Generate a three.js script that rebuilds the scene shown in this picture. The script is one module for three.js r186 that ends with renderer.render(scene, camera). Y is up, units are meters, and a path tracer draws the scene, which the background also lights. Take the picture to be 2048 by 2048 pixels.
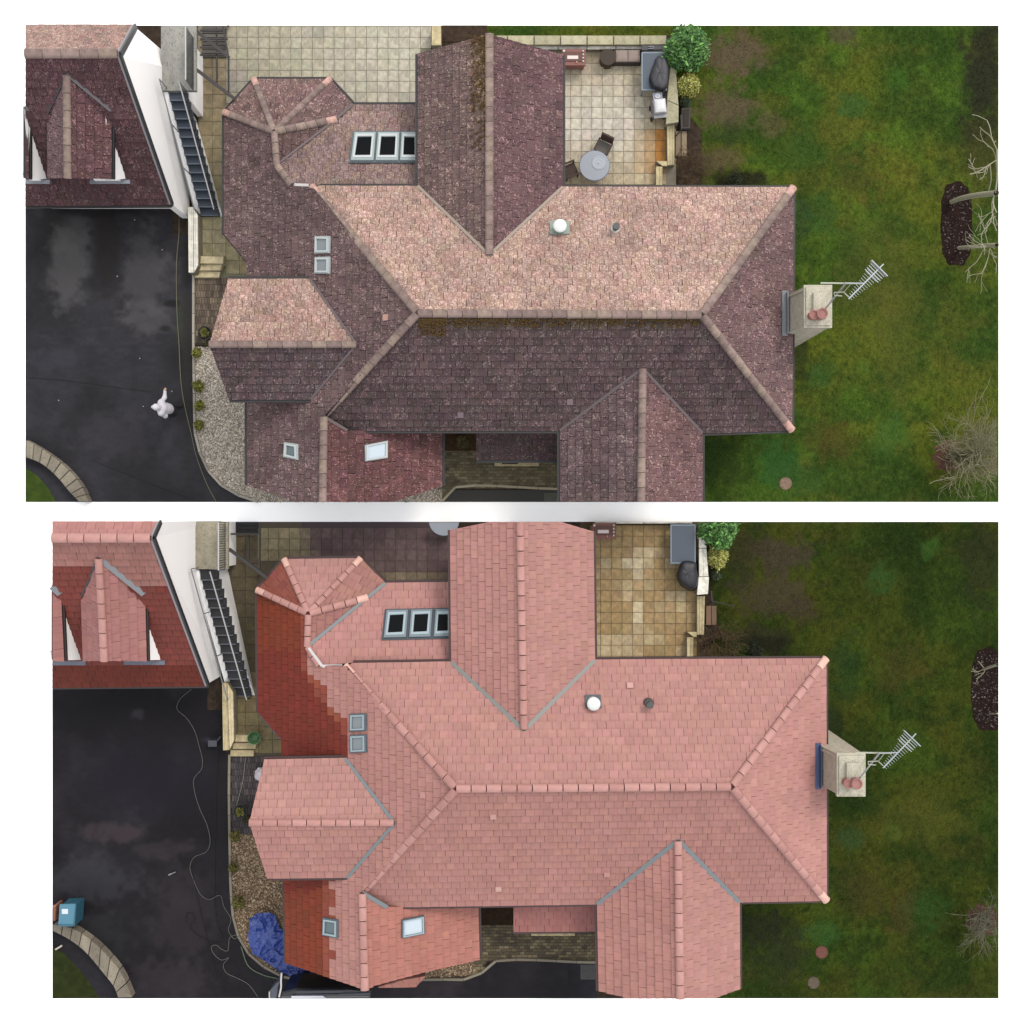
import * as THREE from 'three';
import { mergeGeometries } from 'three/addons/utils/BufferGeometryUtils.js';
import { MarchingCubes } from 'three/addons/objects/MarchingCubes.js';

// ------------------------------------------------------------------ camera, sky, sun, exposure
const scene = new THREE.Scene();
const CAM_H = 45, PPM = 51.2;                        // drone height (m), photo pixels per metre on the ground
const camera = new THREE.PerspectiveCamera(2 * Math.atan(20 / CAM_H) * 180 / Math.PI, 1, 0.5, 400);
camera.position.set(0, CAM_H, 0); camera.up.set(0, 0, -1); camera.lookAt(0, 0, 0);
const SUN = new THREE.Vector3(0.42, 0.76, -0.52).normalize();
{ // overcast sky: brighter overhead and around the veiled sun
  const W = 256, H = 128, data = new Float32Array(W * H * 4), d = new THREE.Vector3();
  for (let j = 0; j < H; j++) for (let i = 0; i < W; i++) {
    const el = ((j + 0.5) / H - 0.5) * Math.PI, az = ((i + 0.5) / W - 0.5) * 2 * Math.PI;
    d.set(Math.cos(el) * Math.cos(az), Math.sin(el), Math.cos(el) * Math.sin(az));
    const k = 4 * (i + j * W), up = Math.max(0, d.y);
    let L = d.y > 0 ? 0.76 * (1 + 1.0 * up) / 1.667 : 0.25;
    L *= 1 + 0.8 * Math.pow(Math.max(0, d.dot(SUN)), 4);
    data[k] = L * 0.985; data[k + 1] = L; data[k + 2] = L * 1.03; data[k + 3] = 1;
  }
  const sky = new THREE.DataTexture(data, W, H, THREE.RGBAFormat, THREE.FloatType);
  sky.mapping = THREE.EquirectangularReflectionMapping; sky.magFilter = THREE.LinearFilter; sky.needsUpdate = true;
  scene.background = sky; scene.environment = sky;
}
const sun = new THREE.DirectionalLight(0xfff4e6, 1.2);
sun.position.copy(SUN).multiplyScalar(80); sun.castShadow = true; sun.shadow.radius = 36;
sun.shadow.mapSize.set(2048, 2048);
Object.assign(sun.shadow.camera, { left: -30, right: 30, top: 30, bottom: -30, near: 10, far: 160 });
scene.add(sun);
const EXPOSURE = 1.83;

// ------------------------------------------------------------------ small helpers
let seed = 12345;
const rnd = () => { seed = (seed + 0x6D2B79F5) | 0; let t = Math.imul(seed ^ seed >>> 15, 1 | seed); t = t + Math.imul(t ^ t >>> 7, 61 | t) ^ t; return ((t ^ t >>> 14) >>> 0) / 4294967296; };
const rr = (a, b) => a + (b - a) * rnd();
const V = (x, y, z) => new THREE.Vector3(x, y, z);
const clamp = (x, a, b) => Math.min(b, Math.max(a, x));
const mix = (a, b, t) => a + (b - a) * t;
const sst = (a, b, x) => { const t = clamp((x - a) / (b - a), 0, 1); return t * t * (3 - 2 * t); };
function hash2(i, j, s) { let h = Math.imul(i, 374761393) + Math.imul(j, 668265263) + Math.imul(s, 974634751); h = Math.imul(h ^ h >>> 13, 1274126177); return ((h ^ h >>> 16) >>> 0) / 4294967296; }
function vn(x, y, s, per) { const i = Math.floor(x), j = Math.floor(y), a = x - i, b = y - j, u = a * a * (3 - 2 * a), v = b * b * (3 - 2 * b), m = per ? (q => ((q % per) + per) % per) : (q => q); return mix(mix(hash2(m(i), m(j), s), hash2(m(i + 1), m(j), s), u), mix(hash2(m(i), m(j + 1), s), hash2(m(i + 1), m(j + 1), s), u), v); }
function fbm(x, y, s, oct = 4, per = 0) { let a = 0, w = 0.5, f = 1, t = 0; for (let k = 0; k < oct; k++) { a += w * vn(x * f, y * f, s + k * 17, per * f); t += w; w *= 0.5; f *= 2; } return a / t; }
const H = hex => new THREE.Color(hex);
// a place on the plot: photo position (pixels) at height h
const P = (x, y, h = 0) => V((x - 1024) / PPM * (CAM_H - h) / CAM_H, h, (y - 1024) / PPM * (CAM_H - h) / CAM_H);
const toPx = p => [1024 + p.x * PPM * CAM_H / (CAM_H - p.y), 1024 + p.z * PPM * CAM_H / (CAM_H - p.y)];
function inPoly(x, y, poly) { let c = false; for (let i = 0, j = poly.length - 1; i < poly.length; j = i++) { const [xi, yi] = poly[i], [xj, yj] = poly[j]; if ((yi > y) !== (yj > y) && x < (xj - xi) * (y - yi) / (yj - yi) + xi) c = !c; } return c; }

const used = {};
function numbered(name) { used[name] = (used[name] ?? -1) + 1; return used[name] ? name + '_' + String(used[name]).padStart(3, '0') : name; }
function add(o, parent) { (parent || scene).add(o); return o; }
function mk(name, geo, mat, parent) { const m = new THREE.Mesh(geo, mat); m.name = parent ? name : numbered(name); m.castShadow = m.receiveShadow = true; return add(m, parent); }
function thing(name, label, category, group, pos) { const g = new THREE.Group(); g.name = numbered(name); g.userData = { label, category }; if (group) g.userData.group = group; if (pos) g.position.copy(pos); return add(g); }
function tag(o, label, category, group, kind) { Object.assign(o.userData, { label, category }); if (group) o.userData.group = group; if (kind) o.userData.kind = kind; return o; }
function struct(o, label) { o.userData.kind = 'structure'; if (label) o.userData.label = label; return o; }
const ALB = 0.52;                                    // picture value -> base colour
const mats = {};
function M(hex, rough = 0.8, extra) { const key = hex + '|' + rough + '|' + JSON.stringify(extra || 0); if (!mats[key]) { const c = H(hex).multiplyScalar(ALB); mats[key] = new THREE.MeshStandardMaterial({ color: c, roughness: rough, side: THREE.DoubleSide, ...extra }); } return mats[key]; }
function T(w, h, fn, srgb = true) { const d = new Uint8Array(w * h * 4); for (let j = 0; j < h; j++) for (let i = 0; i < w; i++) { const c = fn(i, j), k = 4 * (i + j * w); if (typeof c === 'number') { d[k] = d[k + 1] = d[k + 2] = clamp(c * 255, 0, 255); } else { d[k] = clamp(c[0], 0, 255); d[k + 1] = clamp(c[1], 0, 255); d[k + 2] = clamp(c[2], 0, 255); } d[k + 3] = 255; } const t = new THREE.DataTexture(d, w, h); if (srgb) t.colorSpace = THREE.SRGBColorSpace; t.wrapS = t.wrapT = THREE.RepeatWrapping; t.magFilter = THREE.LinearFilter; t.minFilter = THREE.LinearMipmapLinearFilter; t.generateMipmaps = true; t.needsUpdate = true; return t; }
const m3 = (a, b, t) => [mix(a[0], b[0], t), mix(a[1], b[1], t), mix(a[2], b[2], t)];
function texMat(t, rough = 0.9, extra) { if (extra && extra.color) extra = { ...extra, color: extra.color.clone().multiplyScalar(.76) }; const p = { map: t, color: new THREE.Color(ALB, ALB, ALB), roughness: rough, side: THREE.DoubleSide, ...extra }; return rough === 1 ? new THREE.MeshPhysicalMaterial({ ...p, specularIntensity: .12 }) : new THREE.MeshStandardMaterial(p); }

// a bar between two points
function barGeo(A, B, w, h) { const L = A.distanceTo(B), g = new THREE.BoxGeometry(w, h, L), z = B.clone().sub(A).normalize(); let up = Math.abs(z.y) > 0.95 ? V(1, 0, 0) : V(0, 1, 0); const x = up.clone().cross(z).normalize(), y = z.clone().cross(x); g.applyMatrix4(new THREE.Matrix4().makeBasis(x, y, z).setPosition(A.clone().add(B).multiplyScalar(0.5))); return g; }
function tubeGeo(pts, r, seg, rad = 6) { return new THREE.TubeGeometry(new THREE.CatmullRomCurve3(pts), seg || pts.length * 6, r, rad); }
function boxG(w, h, d, x = 0, y = 0, z = 0) { return new THREE.BoxGeometry(w, h, d).translate(x, y, z); }
function cylG(r1, r2, h, x = 0, y = 0, z = 0, n = 20) { return new THREE.CylinderGeometry(r1, r2, h, n).translate(x, y, z); }
const merge = gs => mergeGeometries(gs.map(g => { const q = g.index ? g.toNonIndexed() : g; for (const k of Object.keys(q.attributes)) if (!['position', 'normal', 'uv'].includes(k)) q.deleteAttribute(k); return q; }));
// flat sheet over a photo polygon; uv in metres, or over a photo rectangle
function sheetGeo(poly, y, rect) { const tri = THREE.ShapeUtils.triangulateShape(poly.map(p => new THREE.Vector2(p[0], p[1])), []), pos = [], uv = [], nor = [], idx = []; for (const [x, yy] of poly) { const p = P(x, yy, 0); pos.push(p.x, y, p.z); nor.push(0, 1, 0); if (rect) uv.push((x - rect[0]) / (rect[2] - rect[0]), (yy - rect[1]) / (rect[3] - rect[1])); else uv.push(p.x / 2, p.z / 2); } const a = poly[tri[0][0]], b = poly[tri[0][1]], c = poly[tri[0][2]]; const cw = (b[0] - a[0]) * (c[1] - a[1]) - (b[1] - a[1]) * (c[0] - a[0]) > 0; for (const t of tri) cw ? idx.push(t[0], t[2], t[1]) : idx.push(t[0], t[1], t[2]); const g = new THREE.BufferGeometry(); g.setAttribute('position', new THREE.Float32BufferAttribute(pos, 3)); g.setAttribute('normal', new THREE.Float32BufferAttribute(nor, 3)); g.setAttribute('uv', new THREE.Float32BufferAttribute(uv, 2)); g.setIndex(idx); return g; }
function sheet(name, poly, y, mat, rect, parent) { return mk(name, sheetGeo(poly, y, rect), mat, parent); }
// upright solid whose top outline is given in the photo at height h1
function prismGeo(poly, h0, h1, bev = 0.012) { let pts = poly.map(([x, y]) => { const p = P(x, y, h1); return new THREE.Vector2(p.x, -p.z); }); if (THREE.ShapeUtils.area(pts) < 0) pts.reverse(); const g = new THREE.ExtrudeGeometry(new THREE.Shape(pts), { depth: Math.max(0.001, h1 - h0 - bev), bevelEnabled: bev > 0, bevelThickness: bev, bevelSize: bev, bevelOffset: -bev, bevelSegments: 1 }); g.rotateX(-Math.PI / 2); g.translate(0, h0, 0); return g; }
const rectP = (x0, y0, x1, y1) => [[x0, y0], [x1, y0], [x1, y1], [x0, y1]];

// ------------------------------------------------------------------ roofs: planes, tiles, ridges
function mkPlane(a, b, c) { const A = P(...a), B = P(...b), C = P(...c), n = B.clone().sub(A).cross(C.clone().sub(A)).normalize(); if (n.y < 0) n.negate(); return { n, d: n.dot(A) }; }
const EYE = V(0, CAM_H, 0);
function hit(pl, x, y, lift = 0) { const D = P(x, y, 0).sub(EYE), t = (pl.d + lift - pl.n.dot(EYE)) / pl.n.dot(D); return EYE.clone().addScaledVector(D, t); }
const hAt = (pl, x, y) => hit(pl, x, y).y;
function basis(pl) { const v = V(0, 1, 0).addScaledVector(pl.n, -pl.n.y).normalize(), u = v.clone().cross(pl.n).normalize(); return { u, v, n: pl.n }; }
function clipRect(poly, u0, v0, u1, v1) { let p = poly; for (const [ax, s, lim] of [[0, 1, u0], [0, -1, u1], [1, 1, v0], [1, -1, v1]]) { const q = []; for (let i = 0; i < p.length; i++) { const a = p[i], b = p[(i + 1) % p.length], da = s * (a[ax] - lim), db = s * (b[ax] - lim); if (da >= 0) q.push(a); if ((da >= 0) !== (db >= 0)) { const t = da / (da - db); q.push([a[0] + (b[0] - a[0]) * t, a[1] + (b[1] - a[1]) * t]); } } p = q; if (p.length < 3) return []; } return p; }
const area2 = p => { let s = 0; for (let i = 0; i < p.length; i++) { const a = p[i], b = p[(i + 1) % p.length]; s += a[0] * b[1] - a[1] * b[0]; } return s / 2; };
// wedge-shaped tile: outline (u,v), thick at the lower edge; collects into arrays
function Arr() { return { p: [], n: [], t: [], c: [] }; }
function pushTile(A, pts, vlow, g, mat4, uvo, col, zlo, zhi) {
  pts = pts.filter((q, i) => { const r = pts[(i + 1) % pts.length]; return Math.hypot(q[0] - r[0], q[1] - r[1]) > 1e-3; }); if (pts.length < 3) return; if (area2(pts) < 0) pts = pts.slice().reverse();
  const z = v => mix(zlo, zhi, (v - vlow) / g), tri0 = THREE.ShapeUtils.triangulateShape(pts.map(q => new THREE.Vector2(q[0], q[1])), []), tri = tri0.length < pts.length - 2 ? pts.slice(2).map((_, i) => [0, i + 1, i + 2]) : tri0;
  const e = V(0, 0, 0), put = (u, v, zz, nx, ny, nz) => { e.set(u, v, zz).applyMatrix4(mat4); A.p.push(e.x, e.y, e.z); e.set(nx, ny, nz).transformDirection(mat4); A.n.push(e.x, e.y, e.z); A.t.push(uvo[0] + u / 4 * uvo[2], uvo[1] + v / 2); if (col) A.c.push(col.r, col.g, col.b); };
  const sl = (zlo - zhi) / g, il = 1 / Math.hypot(1, sl);
  for (const t of tri) { let [a, b, c] = t.map(i => pts[i]); if ((b[0] - a[0]) * (c[1] - a[1]) - (b[1] - a[1]) * (c[0] - a[0]) < 0) [b, c] = [c, b]; for (const q of [a, b, c]) put(q[0], q[1], z(q[1]), 0, sl * il, il); }
  for (let i = 0; i < pts.length; i++) { const a = pts[i], b = pts[(i + 1) % pts.length], dx = b[0] - a[0], dy = b[1] - a[1], L = Math.hypot(dx, dy); if (L < 1e-4) continue; const nx = dy / L, ny = -dx / L; put(a[0], a[1], z(a[1]), nx, ny, 0); put(a[0], a[1], -0.02, nx, ny, 0); put(b[0], b[1], -0.02, nx, ny, 0); put(a[0], a[1], z(a[1]), nx, ny, 0); put(b[0], b[1], -0.02, nx, ny, 0); put(b[0], b[1], z(b[1]), nx, ny, 0); }
}
function arrGeo(A) { const g = new THREE.BufferGeometry(); g.setAttribute('position', new THREE.Float32BufferAttribute(A.p, 3)); g.setAttribute('normal', new THREE.Float32BufferAttribute(A.n, 3)); g.setAttribute('uv', new THREE.Float32BufferAttribute(A.t, 2)); if (A.c.length) g.setAttribute('color', new THREE.Float32BufferAttribute(A.c, 3)); return g; }
const TW = 0.31, TG = 0.305;
// cover one roof plane: base slab now, tiles gathered in the house's list
function roofFace(house, poly, pl, look, along) {
  const GAP = house.gap; let B = basis(pl); if (along) { const u = hit(pl, ...along[1]).sub(hit(pl, ...along[0])).normalize(); let v = pl.n.clone().cross(u).normalize(); if (v.dot(B.v) < 0) { u.negate(); v.negate(); } B = { u, v, n: pl.n }; }
  const O = hit(pl, poly[0][0], poly[0][1]), pts = poly.map(([x, y]) => { const q = hit(pl, x, y).sub(O); return [q.dot(B.u), q.dot(B.v)]; });
  const mat = new THREE.Matrix4().makeBasis(B.u, B.v, B.n).setPosition(O);
  const sp = area2(pts) < 0 ? pts.slice().reverse() : pts;
  const slab = new THREE.ExtrudeGeometry(new THREE.Shape(sp.map(p => new THREE.Vector2(p[0], p[1]))), { depth: 0.16, bevelEnabled: false }).translate(0, 0, -0.16).applyMatrix4(mat);
  const roof = mk('roof', slab, house.baseMat, house.root);
  const us = pts.map(p => p[0]), vs = pts.map(p => p[1]), u0 = Math.min(...us), u1 = Math.max(...us), v0 = Math.min(...vs), v1 = Math.max(...vs);
  const rows = Math.max(1, Math.round((v1 - v0) / TG)), g = (v1 - v0) / rows, e = V(0, 0, 0);
  for (let k = 0; k < rows; k++) {
    const off = (k % 2) * TW / 2 + rr(-0.02, 0.02) - TW * 0.3;
    for (let u = u0 + off - TW; u < u1; u += TW) {
      const va = v0 + k * g, j = rr(-0.9, 0.9) * GAP, c = clipRect(pts, u + GAP + j, va + house.cgap, u + TW - GAP + j, va + g - 0.002);
      if (c.length < 3) continue; const ar = Math.abs(area2(c)), full = ar > 0.992 * (TW - 2 * GAP) * (g - 0.002 - house.cgap); if (ar < 0.002) continue;
      const cu = u + TW / 2, cv = va + g / 2; e.set(cu, cv, 0).applyMatrix4(mat); const [px, py] = toPx(e);
      house.tiles.push({ pts: c, vlow: va, g, u, mat, B, O, full, roof, px, py, tone: look(px, py), size: full ? (CAM_H - 0) / (CAM_H - e.y) * pl.n.y * g : 0, rowj: rr(-0.004, 0.006) });
    }
  }
  return { pl, B, roof };
}
function finishTiles(house, max = 300) {
  const full = house.tiles.filter(t => t.full).sort((a, b) => b.size - a.size);
  const stride = full.slice(0, max), own = new Set(stride), A = Arr(), I = new THREE.Matrix4(), geos = {}, mm = {};
  for (const t of house.tiles) {
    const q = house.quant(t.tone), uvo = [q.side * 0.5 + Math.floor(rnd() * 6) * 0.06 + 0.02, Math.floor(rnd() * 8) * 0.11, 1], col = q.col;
    if (own.has(t)) {
      const w = TW - 2 * house.gap, gk = t.g.toFixed(3) + uvo.map(x => x.toFixed(2)).join();
      if (!geos[gk]) { const S = Arr(); pushTile(S, [[-w / 2, 0], [w / 2, 0], [w / 2, t.g - 0.002 - house.cgap], [-w / 2, t.g - 0.002 - house.cgap]], 0, t.g, I, [uvo[0] + 0.05, uvo[1], 1], null, 0.05, 0.012); geos[gk] = arrGeo(S); }
      const mkey = q.key; if (!mm[mkey]) { mm[mkey] = house.tileMat.clone(); mm[mkey].vertexColors = false; mm[mkey].color = col.clone(); if (q.rough) mm[mkey].roughness = q.rough; }
      const m = mk('roof_tile', geos[gk], mm[mkey], t.roof), c = V((Math.min(...t.pts.map(q => q[0])) + Math.max(...t.pts.map(q => q[0]))) / 2, t.vlow + house.cgap, t.rowj).applyMatrix4(t.mat);
      m.quaternion.setFromRotationMatrix(new THREE.Matrix4().makeBasis(t.B.u, t.B.v, t.B.n)); m.position.copy(c); m.rotateX(rr(-0.012, 0.012)); m.rotateY(rr(-0.012, 0.012));
    } else { uvo[0] -= (t.u / 4); uvo[1] -= t.vlow / 2; pushTile(A, t.pts, t.vlow, t.g, t.mat, [uvo[0] + 0.01, uvo[1], 1], col, 0.05 + t.rowj, 0.012 + t.rowj); }
  }
  if (A.p.length) { const m = mk('roof_tiles', arrGeo(A), house.tileMat, house.root); m.userData.kind = 'stuff'; }
}
const ridgeUnit = (() => { const pos = [], idx = [], N = 9, sec = [[0, 0.152], [0.1, 0.152], [0.105, 0.142], [1, 0.138]]; for (const [z, r] of sec) for (let i = 0; i <= N; i++) { const a = Math.PI * (i / N); pos.push(Math.cos(a) * r, Math.sin(a) * r * 0.72 - 0.02, z); } for (let s = 0; s < 3; s++) for (let i = 0; i < N; i++) { const a = s * (N + 1) + i, b = a + N + 1; idx.push(a, b, a + 1, b, b + 1, a + 1); } const c = pos.length / 3; pos.push(0, -0.02, 0); for (let i = 0; i < N; i++) idx.push(c, i, i + 1); const d = pos.length / 3; pos.push(0, -0.02, 1); for (let i = 0; i < N; i++) idx.push(d, 3 * (N + 1) + i + 1, 3 * (N + 1) + i); const g = new THREE.BufferGeometry(); g.setAttribute('position', new THREE.Float32BufferAttribute(pos, 3)); g.setAttribute('uv', new THREE.Float32BufferAttribute(pos.flatMap((_, i) => i % 3 ? [] : [pos[i] + 0.3, pos[i + 2] * 0.45]), 2)); g.setIndex(idx); const q = g.toNonIndexed(); q.computeVertexNormals(); return q; })();
function ridgeLine(house, A, B, matFn, parent, o = {}) {
  const dir = B.clone().sub(A), L = dir.length(); dir.normalize(); const x = V(0, 1, 0).cross(dir).normalize(), y = dir.clone().cross(x), n = Math.max(1, Math.round(L / (o.pitch || 0.5))), bed = A.clone().addScaledVector(y, .055), be = B.clone().addScaledVector(y, .055); mk('ridge_bedding', barGeo(bed, be, .13 * (o.w || 1), .085), house.bedMat, parent);
  for (let i = 0; i < n; i++) { const m = mk('ridge_tile', ridgeUnit, matFn(i, n), parent); m.position.copy(A).addScaledVector(dir, L * i / n).addScaledVector(y, (o.lift ?? 0.05) + rr(-0.006, 0.006)); m.quaternion.setFromRotationMatrix(new THREE.Matrix4().makeBasis(x, y, dir)); m.scale.set(o.w || 1, o.w || 1, L / n - (house.rgap || .02)); m.rotateY(rr(-0.012, 0.012)); }
}
function gutter(house, f, a, b, mat) { const A = hit(f.pl, ...a).addScaledVector(f.B.v, -0.06), B = hit(f.pl, ...b).addScaledVector(f.B.v, -0.06); A.y -= 0.03; B.y -= 0.03; mk('gutter', barGeo(A, B, 0.1, 0.1), mat, house.root); }
function flashing(house, pl, pts, mat, w = 0.16, lift = 0.075) { for (let i = 0; i + 1 < pts.length; i++) { const A = hit(pl, ...pts[i]), B = hit(pl, ...pts[i + 1]); A.y += lift; B.y += lift; mk('valley_flashing', barGeo(A, B, w, 0.03), mat, house.root); } }
// roof window: outer outline in the photo on plane pl
function skylight(house, pl, quad, bw, frameMat, paneMat, raise = 0.14, paneInset) {
  const B = basis(pl), O = hit(pl, ...quad[0], raise); let pts = quad.map(q => { const d = hit(pl, ...q, raise).sub(O); return new THREE.Vector2(d.dot(B.u), d.dot(B.v)); }); if (THREE.ShapeUtils.area(pts) < 0) pts.reverse();
  const c = pts.reduce((s, p) => s.add(p), new THREE.Vector2()).multiplyScalar(0.25), inner = k => pts.map(p => { const d = p.clone().sub(c), L = d.length(); return c.clone().addScaledVector(d, (L - k * 1.42) / L); });
  const mat = new THREE.Matrix4().makeBasis(B.u, B.v, B.n).setPosition(O), s = new THREE.Shape(pts); s.holes.push(new THREE.Path(inner(bw)));
  const fr = mk('skylight', new THREE.ExtrudeGeometry(s, { depth: raise + 0.02, bevelEnabled: true, bevelSize: 0.012, bevelThickness: 0.012, bevelOffset: -0.012, bevelSegments: 1 }).translate(0, 0, -raise - 0.02).applyMatrix4(mat), frameMat, house.root);
  mk('pane', new THREE.ExtrudeGeometry(new THREE.Shape(inner(bw - 0.006)), { depth: 0.03, bevelEnabled: false }).translate(0, 0, -0.05).applyMatrix4(mat), paneMat, fr);
  const s2 = new THREE.Shape(inner(bw * 0.45)); s2.holes.push(new THREE.Path(inner(bw * 0.95))); mk('sash', new THREE.ExtrudeGeometry(s2, { depth: 0.035, bevelEnabled: false }).applyMatrix4(mat), house.sashMat || frameMat, fr);
  return fr;
}
// ------------------------------------------------------------------ surfaces
// weathered tiles: left half few lichens on dark purple-brown, right half paler, thick lichen with sky sheen painted in
const tileTexOld = T(1024, 512, (i, j) => {
  const pale = i >= 512, x = i % 512, y = j, s = pale ? 50 : 0;
  const a = fbm(x / 64, y / 64, 3 + s, 4), b = vn(x / 9, y / 9, 9 + s), b2 = vn(x / 5.5, y / 5.5, 19 + s), c = fbm(x / 26, y / 26, 14 + s, 3), r = hash2(x, y, 5) - 0.5;
  const curl = 1 - Math.abs(2 * vn(x / 24, y / 24, 23 + s) - 1);
  if (!pale) { let q = m3([92, 77, 77], [117, 98, 97], a); q = m3(q, [78, 65, 66], sst(0.55, 0.75, c) * 0.6); q = m3(q, [206, 188, 180], sst(0.62, 0.84, b * 0.7 + 0.36 * b2) * sst(.35, .6, c) * (0.5 + 0.4 * a)); q = m3(q, [150, 134, 132], sst(0.93, 1, curl) * 0.55 * sst(0.5, 0.65, c)); return q.map(k => k + r * 16); }
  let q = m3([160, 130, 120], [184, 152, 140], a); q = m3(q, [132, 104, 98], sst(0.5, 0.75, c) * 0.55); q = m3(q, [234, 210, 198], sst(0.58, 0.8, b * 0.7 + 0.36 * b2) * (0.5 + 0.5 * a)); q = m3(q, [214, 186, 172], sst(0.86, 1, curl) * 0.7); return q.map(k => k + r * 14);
});
const tileTexPaint = T(512, 256, (i, j) => { const a = fbm(i / 40, j / 40, 71, 4), v = 226 + (a - 0.5) * 34 + (hash2(i, j, 8) - 0.5) * 14; return [v, v, v]; });
const stoneTex = T(512, 512, (i, j) => { const a = fbm(i / 60, j / 60, 31, 5), b = fbm(i / 11, j / 11, 35, 3), v = 214 + (a - 0.5) * 70 + (b - 0.5) * 44 + (hash2(i, j, 2) - 0.5) * 12; return [v, v, v * 0.985]; });
const concTex = T(512, 512, (i, j) => { const a = fbm(i / 80, j / 80, 41, 5), b = fbm(i / 14, j / 14, 45, 4), q = m3([150, 148, 138], [196, 192, 178], a); return m3(q, [88, 88, 78], sst(0.6, 0.8, b) * 0.6).map(k => k + (hash2(i, j, 3) - 0.5) * 14); });
const gravelTex = T(512, 512, (i, j) => { const a = fbm(i / 9, j / 9, 61, 3), b = vn(i / 4, j / 4, 63), v = 130 + (a - 0.5) * 120 + (b - 0.5) * 90; return [v, v * 0.96, v * 0.9]; });
const soilTex = T(512, 512, (i, j) => { const a = fbm(i / 30, j / 30, 81, 5), b = vn(i / 5, j / 5, 83); return m3([44, 36, 32], [84, 72, 60], a * 0.8 + b * 0.25).map(k => k + (hash2(i, j, 4) - 0.5) * 14); });
// a lawn or a yard painted over its photo rectangle: blobs are tinted patches, among them shade painted along the eaves
function groundTex(w, h, rect, fn, blobs, grain) { const px = (rect[2] - rect[0]) / w, py = (rect[3] - rect[1]) / h; return T(w, h, (i, j) => { const x = rect[0] + (i + 0.5) * px, y = rect[1] + (j + 0.5) * py; let c = fn(x, y); for (const [bx, by, rx, ry, col, k, rag] of blobs) { const dx = (x - bx) / rx, dy = (y - by) / ry, d = dx * dx + dy * dy; if (d > 3) continue; const f = 1 - sst(0.35, 1.15, Math.sqrt(d) + (fbm(x / 16, y / 16, 91, 4) - 0.5) * (rag ?? 1.1)); if (f > 0) c = m3(c, col, f * k); } const g = (hash2(i, j, 6) - 0.5) * grain; return [c[0] + g, c[1] + g, c[2] + g * 0.8]; }); }
const lawnFn = (s, dark) => (x, y) => { const a = fbm(x / 170, y / 170, s, 3), b = fbm(x / 46, y / 46, s + 5, 4), c = fbm(x / 9, y / 9, s + 9, 3), d = fbm(x / 3.4, y / 6, s + 13, 2); let q = m3([48, 66, 32], [76, 84, 36], sst(0.3, 0.7, a)); q = m3(q, [66, 92, 38], sst(.52, .72, fbm(x / 90 + 31, y / 90, s + 40, 3)) * .6); q = m3(q, [42, 62, 30], sst(0.45, 0.72, b) * 0.6); q = m3(q, [80, 76, 40], sst(0.5, 0.75, fbm(x / 70 + 9, y / 50, s + 21, 4)) * 0.45); q = m3(q, [92, 98, 46], sst(0.6, 0.78, c) * 0.25); q = m3(q, [38, 48, 22], sst(0.52, 0.75, 1 - c) * 0.3); q[2] *= .8; return q.map(k => k * (0.87 + 0.26 * d) * dark); };
const brownP = [100, 86, 68], greenP = [60, 92, 44], oliveP = [88, 92, 42];
const L1R = [960, 51, 1997, 1004], L2R = [960, 1043.5, 1997, 1996.6];
const lawnTex1 = groundTex(1024, 1024, L1R, lawnFn(200, 1.2), [[1470, 110, 80, 60, brownP, .9], [1450, 215, 75, 60, brownP, .85], [1540, 250, 40, 30, brownP, .5], [1420, 320, 70, 32, brownP, .7], [1690, 72, 40, 26, [84, 74, 68], .6], [1970, 150, 60, 140, [46, 44, 36], .8], [1955, 300, 50, 80, [60, 58, 36], .5], [1704, 215, 38, 34, greenP, .7, 1.2], [1798, 160, 28, 26, [64, 98, 36], .7, 1.2], [1640, 748, 34, 32, greenP, .6, 1.2], [1725, 735, 22, 22, [82, 104, 40], .6], [1555, 930, 50, 60, [52, 92, 44], .7], [1590, 960, 60, 30, greenP, .5], [1740, 560, 80, 140, oliveP, .45], [1800, 640, 60, 200, [98, 98, 44], .45], [1600, 440, 30, 60, [52, 74, 44], .7], [1780, 870, 50, 50, [58, 96, 44], .55], [1650, 430, 40, 60, [54, 86, 42], .5], [1660, 880, 60, 50, [84, 68, 36], .5], [1720, 360, 60, 60, [92, 78, 40], .4], [1480, 360, 70, 26, [40, 38, 30], .8], [1600, 700, 25, 90, [44, 54, 30], .7], [1440, 920, 50, 70, [44, 62, 30], .6], [1600, 300, 60, 50, [58, 84, 36], .5], [1460, 270, 40, 30, [52, 66, 36], .6]], 15);
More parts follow.
